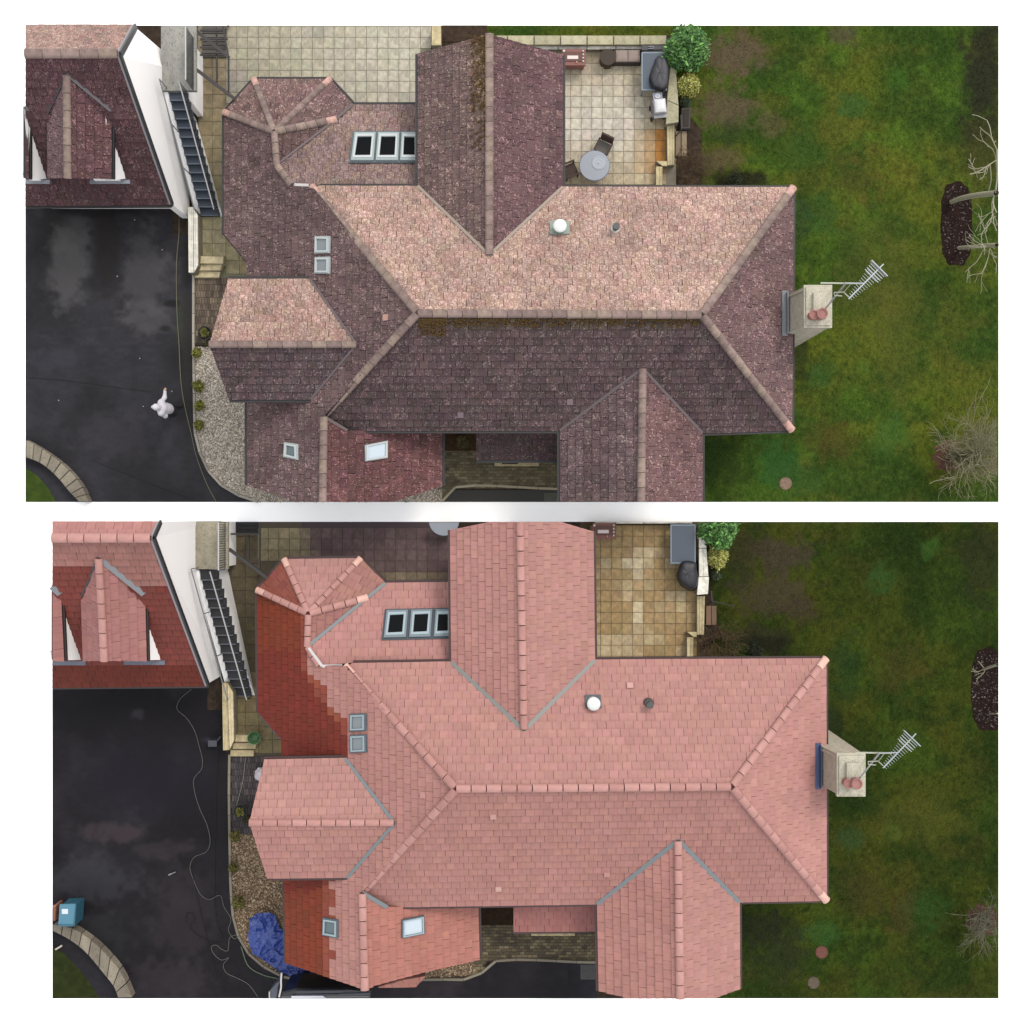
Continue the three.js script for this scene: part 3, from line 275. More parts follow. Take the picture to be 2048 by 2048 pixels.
const house2 = buildHouse({
  label: 'long bungalow with freshly painted coral red tiled roofs', gap: .0045, cgap: .007, rgap: .036, bedMat: M('#5a302b', .9), pts: pts2, hE: 3.9, hR: 6.7, hW: 2.0,
  baseMat: M('#6a3b36', .9), tileMat: new THREE.MeshPhysicalMaterial({ map: tileTexPaint, vertexColors: true, roughness: 0.75, specularIntensity: .3, side: THREE.DoubleSide }), quant: quantNew,
  look: { N: coral(cr.N), S: coral(cr.S), E: coral(cr.E), W: W2look, L: coral('#c38f88'), O: coral('#c08f88'), Ow: coral('#96564a', .12), Oe: coral('#b07f76'), Os: coral('#a97871'), Nw: [coral('#c18d85'), coral('#bd8c84')], Ww: [coral('#c09088'), coral('#bb8981')], Sw: [coral('#bc887f'), coral('#bc8b83')], X: coral('#b97d71'), P: coral('#aa736e') },
  gut: M('#3a1713', .5), jogMat: M('#4a4f66', .5), ridge: o => (i, n) => (o.cap && i === 0) ? ridgeNewCap : ridgeNew[Math.floor(rnd() * 3)], flash: [M('#8c8c88', .6), M('#7f878b', .6), 0.15],
  frameMat: M('#7d8c94', .5), frameMat2: M('#5d6a74', .5), sash: M('#a9bcc4', .5),
  trayMat: M('#3f4a54', .6), sky3: [[[773, 1220], [816, 1219], [812, 1274], [767, 1275]], [[822, 1219], [865, 1218], [861, 1273], [818, 1274]], [[871, 1218], [902.5, 1217.5], [902.5, 1272], [867, 1273]]],
  sky2: [[[699, 1428], [730.5, 1427], [731, 1462], [699, 1463]], [[699, 1470], [731, 1469], [732, 1505], [700, 1506]]], skyW: [[645, 1835], [675, 1840], [675, 1877], [644, 1871]], skyE: [[804, 1840], [849, 1831], [850, 1868], [804, 1877]],
  vent: [1186, 1404, M('#565e66', .6), .56, .5], pipe: [1297, 1406], collar: M('#55514e', .6), ventTiles: [['N', 1260, 1371, M('#d8a89e', .8)], ['S', 986.5, 1633.5, M('#cf9e95', .8)], ['S', 997, 1778, M('#d8aea4', .8)], ['S', 1214, 1749, M('#c8968e', .8)], ['W', 846, 1590, M('#cc958c', .8)]],
  chim: [1677, 1510, 1730, 1591, 1712, 1566, 1636, 1545], chimMat: texMat(concTex, .9, { color: new THREE.Color(1.0, .93, .86) }), apron: M('#3d4a74', .5),
  walls: [[730, 1356, 1625, 1775, 3.7], [572, 1215, 690, 1500, 1.9], [535, 1215, 571, 1410, 1.86], [760, 1195, 880, 1345, 2.2], [590, 1145, 720, 1220, 1.88], [925, 1085, 1162, 1345, 3.68], [555, 1545, 720, 1735, 3.66], [595, 1740, 738, 1900, 2.1], [740, 1760, 938, 1900, 2.22], [1222, 1765, 1455, 1935, 3.68]],
});
// cushions of moss along the old ridge and the north wing's ridge
{ const S = Arr(), gs = []; const put = (pl, x, y, r) => { const a = hit(pl, x, y, 0.06), g = new THREE.IcosahedronGeometry(r, 1); const pa = g.attributes.position; for (let i = 0; i < pa.count; i++) { const f = 0.75 + 0.5 * hash2(Math.round(pa.getX(i) * 900), Math.round(pa.getZ(i) * 900) + gs.length, 3); pa.setXYZ(i, pa.getX(i) * f, pa.getY(i) * f * 0.6, pa.getZ(i) * f); } g.computeVertexNormals(); gs.push(g.translate(a.x, a.y, a.z)); };
  for (let i = 0; i < 900; i++) { const t = rnd() < .3 ? rr(838, 890) : rr(838, 1400); put(house1.planes.plS, t, 638 + Math.pow(rnd(), 2) * (t < 890 ? 34 : 15), rr(.015, .05)); }
  for (let i = 0; i < 320; i++) { const y = 72 + Math.pow(rnd(), 1.5) * 230; put(house1.F.Nwa.pl, 974 - Math.pow(rnd(), 1.6) * 32, y, rr(.012, .045)); }
  const m = mk('moss', merge(gs), texMat(soilTex, 1, { color: new THREE.Color(1.5, 1.3, .75) }), house1.root); m.userData.kind = 'stuff'; }
// ------------------------------------------------------------------ the cropped house with dormers and its outside stair
function buildGarage(c) {
  const root = thing('dormer_house', c.label, 'house');
  const h = { root, tiles: [], gap: c.gap, cgap: c.cgap, rgap: c.rgap, bedMat: c.bedMat, baseMat: c.baseMat, tileMat: c.tileMat, quant: c.quant }, p = c.p, hR = c.hR, hE = c.hE;
  const pS = mkPlane([...p.r0, hR], [...p.r1, hR], [...mid(p.e0, p.e1), hE]);
  const S = roofFace(h, [p.r0, p.r1, p.e1, p.e0], pS, c.look.S), r1 = hit(pS, ...p.r1);
  // north slope mirrors the south slope
  const pn = pS.n.clone(); pn.z *= -1; const pN = { n: pn, d: pn.dot(hit(pS, ...mid(p.r0, p.r1))) };
  const N = roofFace(h, [p.r0, p.n0, p.n1, p.r1], pN, c.look.N);
  p.dorm.forEach(d => {
    const hr = Math.min(hAt(pS, ...d.back) + .02, 9), hf = c.hf, dR = mkPlane([...d.back, hr], [...d.front, hf + c.dh], [...d.er[1], hf]), dL = mkPlane([...d.back, hr], [...d.front, hf + c.dh], [...d.el[1], hf]);
    const R = roofFace(h, d.right || [d.back, d.er[0], d.er[1], d.front], dR, c.look.D, d.er); if (d.left) roofFace(h, d.left, dL, c.look.DL || c.look.D, d.el);
    if (d.ridge !== false) ridgeLine(h, hit(dR, ...d.front), hit(dR, ...d.back), () => c.ridge[Math.floor(rnd() * c.ridge.length)], R.roof, { pitch: .55, w: .95 });
    const top = hit(dR, ...d.er[1]), back = hit(dR, ...d.er[0]); gutter(h, { pl: dR, B: R.B }, d.er[0], d.er[1], c.gut);
    // cheek wall under the right eave, down to the slope
    const n = S.pl.n, drop = q => { const t = (S.pl.d - n.x * q.x - n.z * q.z) / n.y; return V(q.x, t - .05, q.z); };
    const a = top.clone(); a.x -= d.off ?? .14; a.y -= .2; const b = back.clone(); b.x -= d.off ?? .14; b.y -= .45; { const s0 = (S.pl.d - S.pl.n.x * b.x - S.pl.n.z * b.z) / S.pl.n.y; b.y = Math.min(b.y, s0 + .03); } const foot = P(...d.cheek, 0), fy = drop(a); const fq = hit(pS, ...d.cheek); const ia = V(fq.x - .12, a.y, a.z), wall = new THREE.BufferGeometry();
    const q0 = a, q1 = V(fq.x, fq.y - .05, fq.z - .02), q2 = drop(b), q3 = b; const tri = [q0, q1, q2, q0, q2, q3]; const back2 = tri.map(v => v.clone().add(V(-Math.max(.03, d.off ?? .14), 0, 0))).reverse();
    wall.setAttribute('position', new THREE.Float32BufferAttribute([...tri, ...back2].flatMap(v => [v.x, v.y, v.z]), 3)); wall.setAttribute('uv', new THREE.Float32BufferAttribute([...tri, ...back2].flatMap(v => [v.z, v.y]), 2)); wall.computeVertexNormals(); mk('cheek', wall, wallWhite, root);
    const fl = hit(pS, ...d.sill[0], .04), fr = hit(pS, ...d.sill[1], .04); mk('lead_sill', barGeo(fl, fr, .2, .05), c.sill, root);
    mk('dormer_front', barGeo(V(fl.x + .2, top.y - .55, top.z - .25), V(q1.x - .25, top.y - .55, top.z - .25), .1, 1.0), wallWhite, root);
    flashing(h, pS, [d.right ? d.right[0] : d.back, d.er[0]], c.flash, c.fw, .06); if (d.left) flashing(h, pS, [d.back, d.left[1]], M('#3a3b40', .6), .07, .05);
  });
  finishTiles(h, 300);
  ridgeLine(h, hit(pS, ...p.r0), hit(pS, ...p.r1), () => c.ridge[Math.floor(rnd() * c.ridge.length)], S.roof, { pitch: .56, w: 1.15 });
  gutter(h, S, p.e0, p.e1, c.gut);
  // black verge boards, white gable wall
  const e1 = hit(pS, ...p.e1), n1 = hit(pN, ...p.n1); for (const [A, B] of [[r1, e1], [r1, n1]]) { const a = A.clone(), b = B.clone(); a.x += .05; b.x += .05; a.y -= .05; b.y -= .05; mk('verge_board', barGeo(a, b, .07, .2), c.verge, root); mk('verge_capping', barGeo(a.clone().add(V(-.07, .1, 0)), b.clone().add(V(-.07, .1, 0)), .07, .05), M('#9c979a', .7), root); }
  const bx = P(c.wallX, 500).x, dn = .1, w = [V(r1.x, r1.y - dn, r1.z), V(e1.x, e1.y - dn, e1.z - .05), V(bx, 0, e1.z - .05), V(bx, 0, n1.z), V(n1.x, n1.y - dn, n1.z)];
  { const f = [], o = V(-.28, 0, 0), q = w.map(v => v.clone().add(o)); for (const [i, j, k] of [[0, 1, 2], [0, 2, 3], [0, 3, 4]]) f.push(w[i], w[k], w[j], q[i], q[j], q[k]); for (let i = 0; i < 5; i++) { const j = (i + 1) % 5; f.push(w[i], w[j], q[j], w[i], q[j], q[i]); } const g = new THREE.BufferGeometry(); g.setAttribute('position', new THREE.Float32BufferAttribute(f.flatMap(v => [v.x, v.y, v.z]), 3)); g.setAttribute('uv', new THREE.Float32BufferAttribute(f.flatMap(v => [v.z / 2, v.y / 2]), 2)); g.computeVertexNormals(); mk('gable_wall', g, wallWhite, root); }
  { const A = P(p.e0[0], p.e0[1], hE); mk('wall', barGeo(V(A.x + .1, (hE - .3) / 2, e1.z - .55), V(e1.x - .32, (hE - .3) / 2, e1.z - .55), .25, hE - .3), wallWhite, root); }
  return root;
}
function buildStair(c) {
  const root = thing('staircase', c.label, 'staircase'); const hl = c.hl, [lx0, lx1, ly0, ly1] = c.land, n = 14;
  const A = P(lx0, ly0, hl), B = P(lx1, ly1, hl); mk('landing', boxG(B.x - A.x, .18, B.z - A.z, (A.x + B.x) / 2, hl - .09, (A.z + B.z) / 2), c.landMat, root); mk('landing_wall', boxG(.22, hl - .2, B.z - A.z - .05, B.x - c.inset, (hl - .2) / 2, (A.z + B.z) / 2), wallWhite, root);
  const T0 = P(c.top[0], c.top[2], hl), T1 = P(c.top[1], c.top[2], hl), B0 = P(c.bot[0], c.bot[2], .1), B1 = P(c.bot[1], c.bot[2], .1), run = (B0.z - T0.z) / n;
  for (let i = 0; i < n; i++) { const t = (i + .5) / n, x0 = mix(T0.x, B0.x, t), x1 = mix(T1.x, B1.x, t), y = hl - (i + 1) * hl / (n + 1), z = T0.z + (i + .5) * run; mk('step', boxG(x1 - x0, .1, run + .03, (x0 + x1) / 2, y - .05, z), c.stepMat, root); mk('nosing', boxG(x1 - x0 - .02, .025, .035, (x0 + x1) / 2, y + .012, z + run / 2), c.noseMat, root); mk('riser', boxG(x1 - x0 - .01, hl / (n + 1) - .1, .03, (x0 + x1) / 2, y - .05 - hl / (n + 1) / 2, z + run / 2), c.stepMat, root); }
  // white side walls that follow the flight
  for (const [p, q, off, w, lab] of [[T1, B1, .1, .16, 1], [T0, B0, -.12, .2, 0]]) { const s = new THREE.Shape([[0, 0], [B0.z - T0.z, 0], [B0.z - T0.z, .04], [0, lab ? hl - .45 : hl - .12]].map(a => new THREE.Vector2(...a))), g = new THREE.ExtrudeGeometry(s, { depth: w, bevelEnabled: false }); g.rotateY(-Math.PI / 2); const pa = g.attributes.position; for (let i = 0; i < pa.count; i++) { const z = pa.getZ(i), t = z / (B0.z - T0.z); pa.setXYZ(i, mix(p.x, q.x, t) + (lab ? mix(-c.inset + .1, .02, t) : off) + pa.getX(i) + w / 2, pa.getY(i), T0.z + z); } g.computeVertexNormals(); mk('stair_wall', g, wallWhite, root); }
  // railings
  const rail = (a, b, hh, name, mat, r = .02) => mk(name, barGeo(a.clone().add(V(0, hh, 0)), b.clone().add(V(0, hh, 0)), r * 2, r * 2), mat, root);
  const la = V(B.x - .08, hl, P(0, ly0 + 1, hl + 1.1).z), lb = V(B.x - .08, hl, B.z), top = V(T1.x + .02, hl, T0.z), bot = V(B1.x + .02, .12, B0.z);
  const lm = M('#c9c9c9', .4), dm = M('#34363c', .5);
  rail(la, lb, 1.05, 'handrail', lm); rail(la, lb, .12, 'lower_rail', dm, .012); rail(top, bot, .98, 'handrail', lm); rail(top, bot, .1, 'lower_rail', dm, .012);
  const bal = (a, b, hh, k) => { for (let i = 0; i <= k; i++) { const q = a.clone().lerp(b, i / k); mk('baluster', barGeo(q.clone().add(V(0, .02, 0)), q.clone().add(V(0, hh, 0)), .022, .022), dm, root); } };
  bal(la, lb, 1.03, c.nb || 24); bal(top, bot, .96, 42);
  const i0 = V(T0.x - .02, hl, T0.z - .1), i1 = V(B0.x - .02, .12, B0.z); rail(i0, i1, .9, 'wall_rail', M('#8d8d90', .5), .018); for (const t of [0, .33, .66, 1]) { const q = i0.clone().lerp(i1, t); mk('rail_post', barGeo(q, q.clone().add(V(0, .9, 0)), .03, .03), M('#8d8d90', .5), root); }
  return root;
}
const ridgeOldG = ridgeOldM;
buildGarage({ label: 'white gabled house with dormers and old brown tiles, cropped beside the outside stair', gap: .0065, cgap: .015, rgap: .016, bedMat: M('#5d4d48', .9), hR: 6.8, hE: 2.2, hf: 4.0, dh: .85, baseMat: M('#2c2124', .9), tileMat: house1.h.tileMat, quant: quantOld, gut: M('#1a1618', .6), verge: M('#24262c', .5), flash: M('#6d6b6e', .6), fw: .12, sill: M('#9a9ea8', .5), wallX: 379, ridge: ridgeOldG, door: [320, 51, 323, 140],
  look: { S: oldLook(0, .72, .52, .58, .12, (x, y, c, s) => [y < 235 ? [c[0] * 1.2, c[1] * 1.2, c[2] * 1.2] : c, s]), N: oldLook(1, .84, .8, .8, .1), D: oldLook(0, 1.1, .8, .86), DL: oldLook(0, 1.25, 1.1, 1.15) },  // north slope is paler: lichen plus painted sky sheen
  p: { r0: [51.3, 108], r1: [237, 108], e1: [342, 409], e0: [51.3, 411], n0: [51.3, 51.4], n1: [268, 51.4], dorm: [{ back: [134.5, 149], front: [136, 356], er: [[223, 222], [223, 358]], el: [[96, 229], [97, 357]], left: [[134.5, 149], [96, 229], [97, 357], [136, 356]], cheek: [255, 357], sill: [[180, 362], [260, 362]] },
    { back: [-4, 149], front: [-2, 356], er: [[57, 222], [57, 358]], el: [[-42, 229], [-41, 357]], right: [[51.4, 214], [57, 222], [57, 358], [51.4, 357.6]], off: .01, cheek: [96, 357], sill: [[52, 362], [100, 362]], ridge: false }] } });
buildStair({ label: 'outside staircase with blue-grey steps and pale landing by the old brown roof', hl: 2.9, inset: .62, land: [322, 392, 51.4, 181], top: [335, 372, 182], bot: [403, 440, 432], landMat: texMat(concTex, .9, { color: new THREE.Color(.6, .61, .65) }), stepMat: M('#3c4656', .7), noseMat: M('#6d7886', .6), nb: 26 });
const newC = x => coral(x, .05);
buildGarage({ label: 'white gabled house with dormers and repainted red roof, cropped beside the outside stair', gap: .0045, cgap: .007, rgap: .036, bedMat: M('#5a302b', .9), hR: 7.0, hE: 2.2, hf: 4.3, dh: .95, baseMat: M('#5a2c28', .9), tileMat: house2.h.tileMat, quant: quantNew, gut: M('#2a1614', .5), verge: M('#24262c', .5), flash: M('#8c9196', .6), fw: .22, sill: M('#6e7484', .5), wallX: 443, ridge: ridgeNew, door: [381, 1044, 384, 1110],
  look: { S: (x, y) => y < 1135 || (y < 1165 && x > 200) ? newC('#ac7a72')(x, y) : newC(y > 1330 ? '#74352e' : '#87463e')(x, y), N: newC('#c08a84'), D: newC('#b57f7a') },
  p: { r0: [105.3, 1076], r1: [304, 1076], e1: [413.6, 1371], e0: [105.3, 1374], n0: [105.3, 1043.9], n1: [318, 1043.9], dorm: [{ back: [198, 1114], front: [209, 1321], er: [[289.5, 1188], [293, 1322]], el: [[164, 1193], [168, 1322]], left: [[198, 1114], [164, 1193], [168, 1322], [209, 1321]], cheek: [325, 1321], sill: [[248, 1324], [330, 1324]] },
    { back: [37, 1114], front: [40, 1321], er: [[121.6, 1188], [128, 1322]], el: [[0, 1193], [2, 1322]], right: [[105.4, 1173], [121.6, 1188], [128, 1322], [105.4, 1321.6]], off: .01, cheek: [165, 1321], sill: [[106, 1325], [172, 1325]], ridge: false }] } });
buildStair({ label: 'outside staircase with black steps and stained landing by the repainted red roof', hl: 2.9, inset: .5, land: [387, 456, 1043.9, 1138], top: [397, 433, 1141], bot: [467, 504, 1391], landMat: texMat(concTex, .9, { color: new THREE.Color(.62, .58, .5) }), stepMat: M('#14151b', .6), noseMat: M('#6a6f78', .6), nb: 20 });

// ------------------------------------------------------------------ the ground of both plots
function oval(x0, x1, y0, y1, lim) { const p = []; for (let i = 0; i < 40; i++) { const a = i / 40 * 6.283, c = Math.cos(a), s = Math.sin(a), k = 1 + .03 * Math.sin(i * 1.7); p.push([Math.min(lim, (x0 + x1) / 2 + Math.sign(c) * Math.pow(Math.abs(c), .62) * (x1 - x0) / 2 * k), (y0 + y1) / 2 + Math.sign(s) * Math.pow(Math.abs(s), .8) * (y1 - y0) / 2 * k]); } return p; }
const circ = (x, y, r) => [...new Array(16)].map((_, i) => [x + r * Math.cos(i * .3927), y + r * Math.sin(i * .3927)]);
const soilMat = texMat(soilTex, 1), conc = texMat(concTex, .9), stone = texMat(stoneTex, .9);
struct(sheet('soil', rectP(51.2, 51.2, 1997, 1004), .004, soilMat)); struct(sheet('soil', rectP(105, 1043.6, 1997, 1996.6), .004, soilMat));
const matte = (t, si, r = 1) => new THREE.MeshPhysicalMaterial({ map: t, color: new THREE.Color(ALB, ALB, ALB), roughness: r, specularIntensity: si, side: THREE.DoubleSide });
const lawnM1 = matte(lawnTex1, .1), lawnM2 = matte(lawnTex2, .1);
const lawnPoly1 = [[970, 51.2], [1997, 51.2], [1997, 1004], [1404, 1004], [1404, 845], [1560, 845], [1560, 395], [1404, 373], [1404, 262], [1378, 230], [1350, 180], [1342, 71], [970, 71]], lawnPoly2 = [[1418, 1043.6], [1997, 1043.6], [1997, 1996.6], [1430, 1996.6], [1470, 1970], [1470, 1790], [1625, 1790], [1625, 1340], [1404, 1318], [1440, 1262], [1424, 1180], [1420, 1060]];
struct(sheet('lawn', lawnPoly1, .008, lawnM1, L1R), 'mottled winter lawn beside the old brown roof'); struct(sheet('lawn', lawnPoly2, .008, lawnM2, L2R), 'dark mottled lawn beside the repainted red roof');
struct(sheet('lawn', [[51.3, 936], [74, 950], [100, 980], [112, 1004], [51.3, 1004]], .014, texMat(T(128, 128, (i, j) => m3([50, 68, 30], [78, 94, 38], fbm(i / 12, j / 12, 77, 4))), 1)), 'corner of grass inside the curved wall of the upper yard');
struct(sheet('lawn', [[105.2, 1893], [130, 1908], [165, 1945], [200, 1996], [105.2, 1996.6]], .014, texMat(T(128, 128, (i, j) => m3([38, 46, 24], [60, 66, 32], fbm(i / 12, j / 12, 78, 4))), 1)), 'corner of dark grass inside the curved wall of the lower yard');
const NOGRASS = [oval(1881, 1944, 364, 532, 1996.6), oval(1942, 2010, 1295, 1461, 1996.6), circ(1897, 912, 36), circ(1965, 1840, 36), circ(1571, 967, 14), circ(1643, 1904, 14), circ(1627, 1965, 14)];
// grass tufts, coloured like the turf they grow from
function tufts(poly, tex, rect, n, label) { const g = (() => { const p = []; for (let k = 0; k < 4; k++) { const a = k * 1.57 + .3, l = .055, x = Math.cos(a) * l, z = Math.sin(a) * l, w = .012; p.push(-z / l * w, 0, x / l * w, z / l * w, 0, -x / l * w, x, .05, z); } const q = new THREE.BufferGeometry(); q.setAttribute('position', new THREE.Float32BufferAttribute(p, 3)); q.computeVertexNormals(); return q; })(); const img = tex.image, xs = poly.map(p => p[0]), ys = poly.map(p => p[1]), x0 = Math.min(...xs), x1 = Math.max(...xs), y0 = Math.min(...ys), y1 = Math.max(...ys); const im = new THREE.InstancedMesh(g, new THREE.MeshPhysicalMaterial({ color: 0xffffff, roughness: 1, specularIntensity: .1, side: THREE.DoubleSide }), n), mt = new THREE.Matrix4(), c = new THREE.Color(), q = new THREE.Quaternion(), up = V(0, 1, 0); let k = 0; while (k < n) { const x = rr(x0, x1), y = rr(y0, y1); if (!inPoly(x, y, poly) || x > 1993 || y < rect[1] + 4 || y > rect[3] - 4 || NOGRASS.some(q => inPoly(x, y, q))) continue; const i = clamp(Math.floor((x - rect[0]) / (rect[2] - rect[0]) * img.width), 0, img.width - 1), j = clamp(Math.floor((y - rect[1]) / (rect[3] - rect[1]) * img.height), 0, img.height - 1), o = 4 * (i + j * img.width), f = rr(1.25, 1.85); const p = P(x, y); mt.compose(V(p.x, .006, p.z), q.setFromAxisAngle(up, rr(0, 6.28)), V(1, 1, 1).multiplyScalar(rr(.5, 1.15))); im.setMatrixAt(k, mt); c.setRGB(img.data[o] / 255, img.data[o + 1] / 255, img.data[o + 2] / 255, THREE.SRGBColorSpace).multiplyScalar(f * ALB); im.setColorAt(k, c); k++; } im.name = numbered('grass'); im.castShadow = im.receiveShadow = true; tag(add(im), label, 'grass', null, 'stuff'); }
tufts(lawnPoly1, lawnTex1, L1R, 34000, 'short mottled grass of the lawn in the upper plot'); tufts(lawnPoly2, lawnTex2, L2R, 34000, 'short dark grass of the lawn in the lower plot');
// tarmac yards
const kerb1 = [[388, 548], [388, 620], [388, 689], [389, 760], [390, 830], [391, 866], [399, 900], [410, 928], [425, 952], [448, 974], [476, 990], [516, 1003.5]], kerb2 = [[460, 1508], [459, 1575], [460, 1663], [461, 1715], [462, 1764], [467, 1831], [474, 1860], [484, 1885], [510, 1918], [561, 1949], [600, 1960], [700, 1961], [862, 1957], [956, 1952], [976, 1925], [1194, 1923]];
struct(sheet('tarmac', [[51.2, 395], [345, 395], [345, 470], [380, 470], [384, 548], ...kerb1.slice(1), [520, 1004], [51.2, 1004]], .008, matte(yardTex1, .25, .7), Y1R), 'wet tarmac yard with pale dry patches');
struct(sheet('tarmac', [[105.2, 1350], [415, 1350], [415, 1420], [448, 1420], [452, 1505], ...kerb2, [1194, 1996.6], [105.2, 1996.6]], .008, matte(yardTex2, .18, .65), Y2R), 'dark damp tarmac yard strewn with hoses');
struct(sheet('tarmac', [[884, 1004], [901, 980], [1119, 980], [1119, 1004]], .008, M('#3a3a36', .85)), 'strip of tarmac in front of the old porch');
function kerbLine(path, label, hex) { const root = new THREE.Group(); root.name = numbered('kerb'); struct(root, label); add(root); const cv = new THREE.CatmullRomCurve3(path.map(p => P(...p)), false, 'centripetal'), L = cv.getLength(), n = Math.round(L / .8); for (let i = 0; i < n; i++) { const a = cv.getPointAt(i / n), b = cv.getPointAt((i + 1) / n); const d = b.clone().sub(a).normalize(); a.addScaledVector(d, .008); b.addScaledVector(d, -.008); a.y = b.y = .05; mk('kerb_stone', barGeo(a, b, .09, .12), hex[Math.floor(rnd() * hex.length)], root); } return root; }
kerbLine(kerb1, 'pale kerb edging round the gravel bed of the upper plot', [M('#a29c90', .9), M('#b0a99c', .9), M('#979083', .9)]); kerbLine([[884, 1003], [901, 978], [1118, 978]], 'pale kerb in front of the old porch', [M('#b0a78c', .9), M('#bdb498', .9)]);
kerbLine(kerb2, 'dull kerb edging round the brown gravel bed and the porch of the lower plot', [M('#7f7768', .9), M('#8b8373', .9), M('#766f62', .9)]);
// gravel beds
const gp1 = [[391, 694], [470, 694], [470, 800], [520, 800], [520, 960], [700, 975], [800, 960], [884, 970], [884, 1003.5], [518, 1003.5], ...kerb1.slice(4, 11).reverse()], gp2 = [[463, 1668], [540, 1668], [545, 1760], [600, 1760], [600, 1915], [740, 1945], [945, 1915], [955, 1950], [862, 1955], [700, 1959], [600, 1958], ...kerb2.slice(4, 10).reverse()];
struct(sheet('gravel_bed', gp1, .012, texMat(gravelTex, 1, { color: new THREE.Color(1.6, 1.54, 1.45) })), 'bed of pale gravel along the old house'); struct(sheet('gravel_bed', gp2, .012, texMat(gravelTex, 1, { color: new THREE.Color(.55, .42, .32) })), 'bed of brown gravel along the repainted house');
function pebbles(poly, n, cols, label) { const g = new THREE.IcosahedronGeometry(.03, 0).scale(1, .6, 1), xs = poly.map(p => p[0]), ys = poly.map(p => p[1]), x0 = Math.min(...xs), x1 = Math.max(...xs), y0 = Math.min(...ys), y1 = Math.max(...ys), im = new THREE.InstancedMesh(g, new THREE.MeshStandardMaterial({ roughness: .9 }), n), mt = new THREE.Matrix4(), q = new THREE.Quaternion(), e = new THREE.Euler(); let k = 0; while (k < n) { const x = rr(x0, x1), y = rr(y0, y1); if (!inPoly(x, y, poly)) continue; const p = P(x, y), s = rr(.5, 1.5); mt.compose(V(p.x, .02, p.z), q.setFromEuler(e.set(rnd(), rnd() * 6, rnd())), V(s, s, s * rr(.7, 1.3))); im.setMatrixAt(k, mt); im.setColorAt(k, H(cols[Math.floor(rnd() * cols.length)]).multiplyScalar(rr(.85, 1.45) * ALB)); k++; } im.name = numbered('gravel'); im.castShadow = im.receiveShadow = true; tag(add(im), label, 'gravel', null, 'stuff'); }
pebbles(gp1, 14000, ['#cfc6b8', '#b8ae9f', '#a2988a', '#ded6ca', '#8a8176', '#c8b8a2'], 'loose pale gravel between kerb and old house'); pebbles(gp2, 14000, ['#8a7258', '#6f5a44', '#a08a6c', '#574636', '#b8a488', '#7c6248'], 'loose brown gravel between kerb and repainted house');

// patios laid slab by slab
function slabs(root, x0, y0, px, py, nx, ny, test, toneFn, gap = .0085) { const A = P(x0, y0), B = P(x0 + px, y0 + py), w = B.x - A.x - gap * 2, d = B.z - A.z - gap * 2, geos = [0, 1, 2, 3, 4, 5].map(k => { const g = boxG(w, .03, d), u = g.attributes.uv; for (let q = 0; q < u.count; q++) u.setXY(q, u.getX(q) * .35 + k * .37, u.getY(q) * .35 + k * .53); return g; }), cache = {}; for (let j = 0; j < ny; j++) for (let i = 0; i < nx; i++) { const x = x0 + (i + .5) * px, y = y0 + (j + .5) * py; if (!test(x, y)) continue; const c = toneFn(x, y), k = c.map(q => Math.round(q / 4) * 4); const key = k.join(); if (!cache[key]) { cache[key] = stone.clone(); cache[key].color = new THREE.Color().setRGB(k[0] / 255, k[1] / 255, k[2] / 255, THREE.SRGBColorSpace).multiplyScalar(1.36 * ALB); } const m = mk('slab', geos[Math.floor(rnd() * 6)], cache[key], root), p = P(x, y); m.position.set(p.x, .02 + rr(-.003, .003), p.z); m.rotation.y = rnd() < .5 ? 0 : Math.PI; m.rotation.x = rr(-.004, .004); } }
function patio(poly, label, hex) { const m = sheet('patio', poly, .01, M(hex, .95)); return struct(m, label); }
const jit = (c, a) => { const k = rr(-a, a); return [c[0] + k, c[1] + k, c[2] + k * .9]; };
{ const w = patio([[396, 51.3], [862, 51.3], [862, 100], [846, 240], [690, 240], [560, 200], [470, 260], [470, 480], [512, 560], [396, 560]], 'beige slab patio and side passage behind the old house', '#848069');
  slabs(w, 474 - 21.6 * 1, 53.2, 21.6, 22, 19, 9, (x, y) => x > 455 && (x < 860) && !(x > 520 && x < 640 && y > 190) && (y < 232 || x > 840 && y < 100) && !(x < 470 && y > 215) && !(x > 845 && y > 88), (x, y) => jit(m3(m3([180, 173, 152], [202, 195, 178], sst(460, 840, x)), [158, 153, 145], sst(.55, .75, fbm(x / 60, y / 50, 821, 3)) * .7 * (y < 90 || x < 560 ? 1 : .3)), 4));
  slabs(w, 398, 55, 27, 27, 3, 17, (x, y) => x < 456 || (y > 440 && x < 470 && y < 552), (x, y) => jit(m3([150, 134, 106], [182, 170, 136], sst(100, 480, y)), 8));
  slabs(w, 452, 440, 27, 27, 2, 4, (x, y) => x - 450 < (y - 440) * .6 + 10, (x, y) => jit([176, 162, 126], 7)); }
{ const e = patio([[1100, 97], [1336, 97], [1352, 240], [1352, 384], [1100, 384]], 'cream slab patio with an orange stained corner by the old house', '#9a917e');
  slabs(e, 1141 - 42.4, 149.3 - 44, 21.2, 22, 12, 13, (x, y) => x > 1116 && x < 1342 && y < 384, (x, y) => { let c = m3([194, 180, 155], [214, 206, 193], sst(110, 250, y) * sst(1340, 1240, x)); c = m3(c, [196, 180, 152], sst(250, 380, y)); const o = sst(1250, 1320, x) * sst(235, 275, y); c = m3(c, [192, 132, 62], o * (y > 255 && y < 325 && x > 1310 ? 1 : (y < 350 ? .5 : .15))); c = m3(c, [150, 136, 112], sst(130, 100, y) * .6); return jit(c, 5); }); }
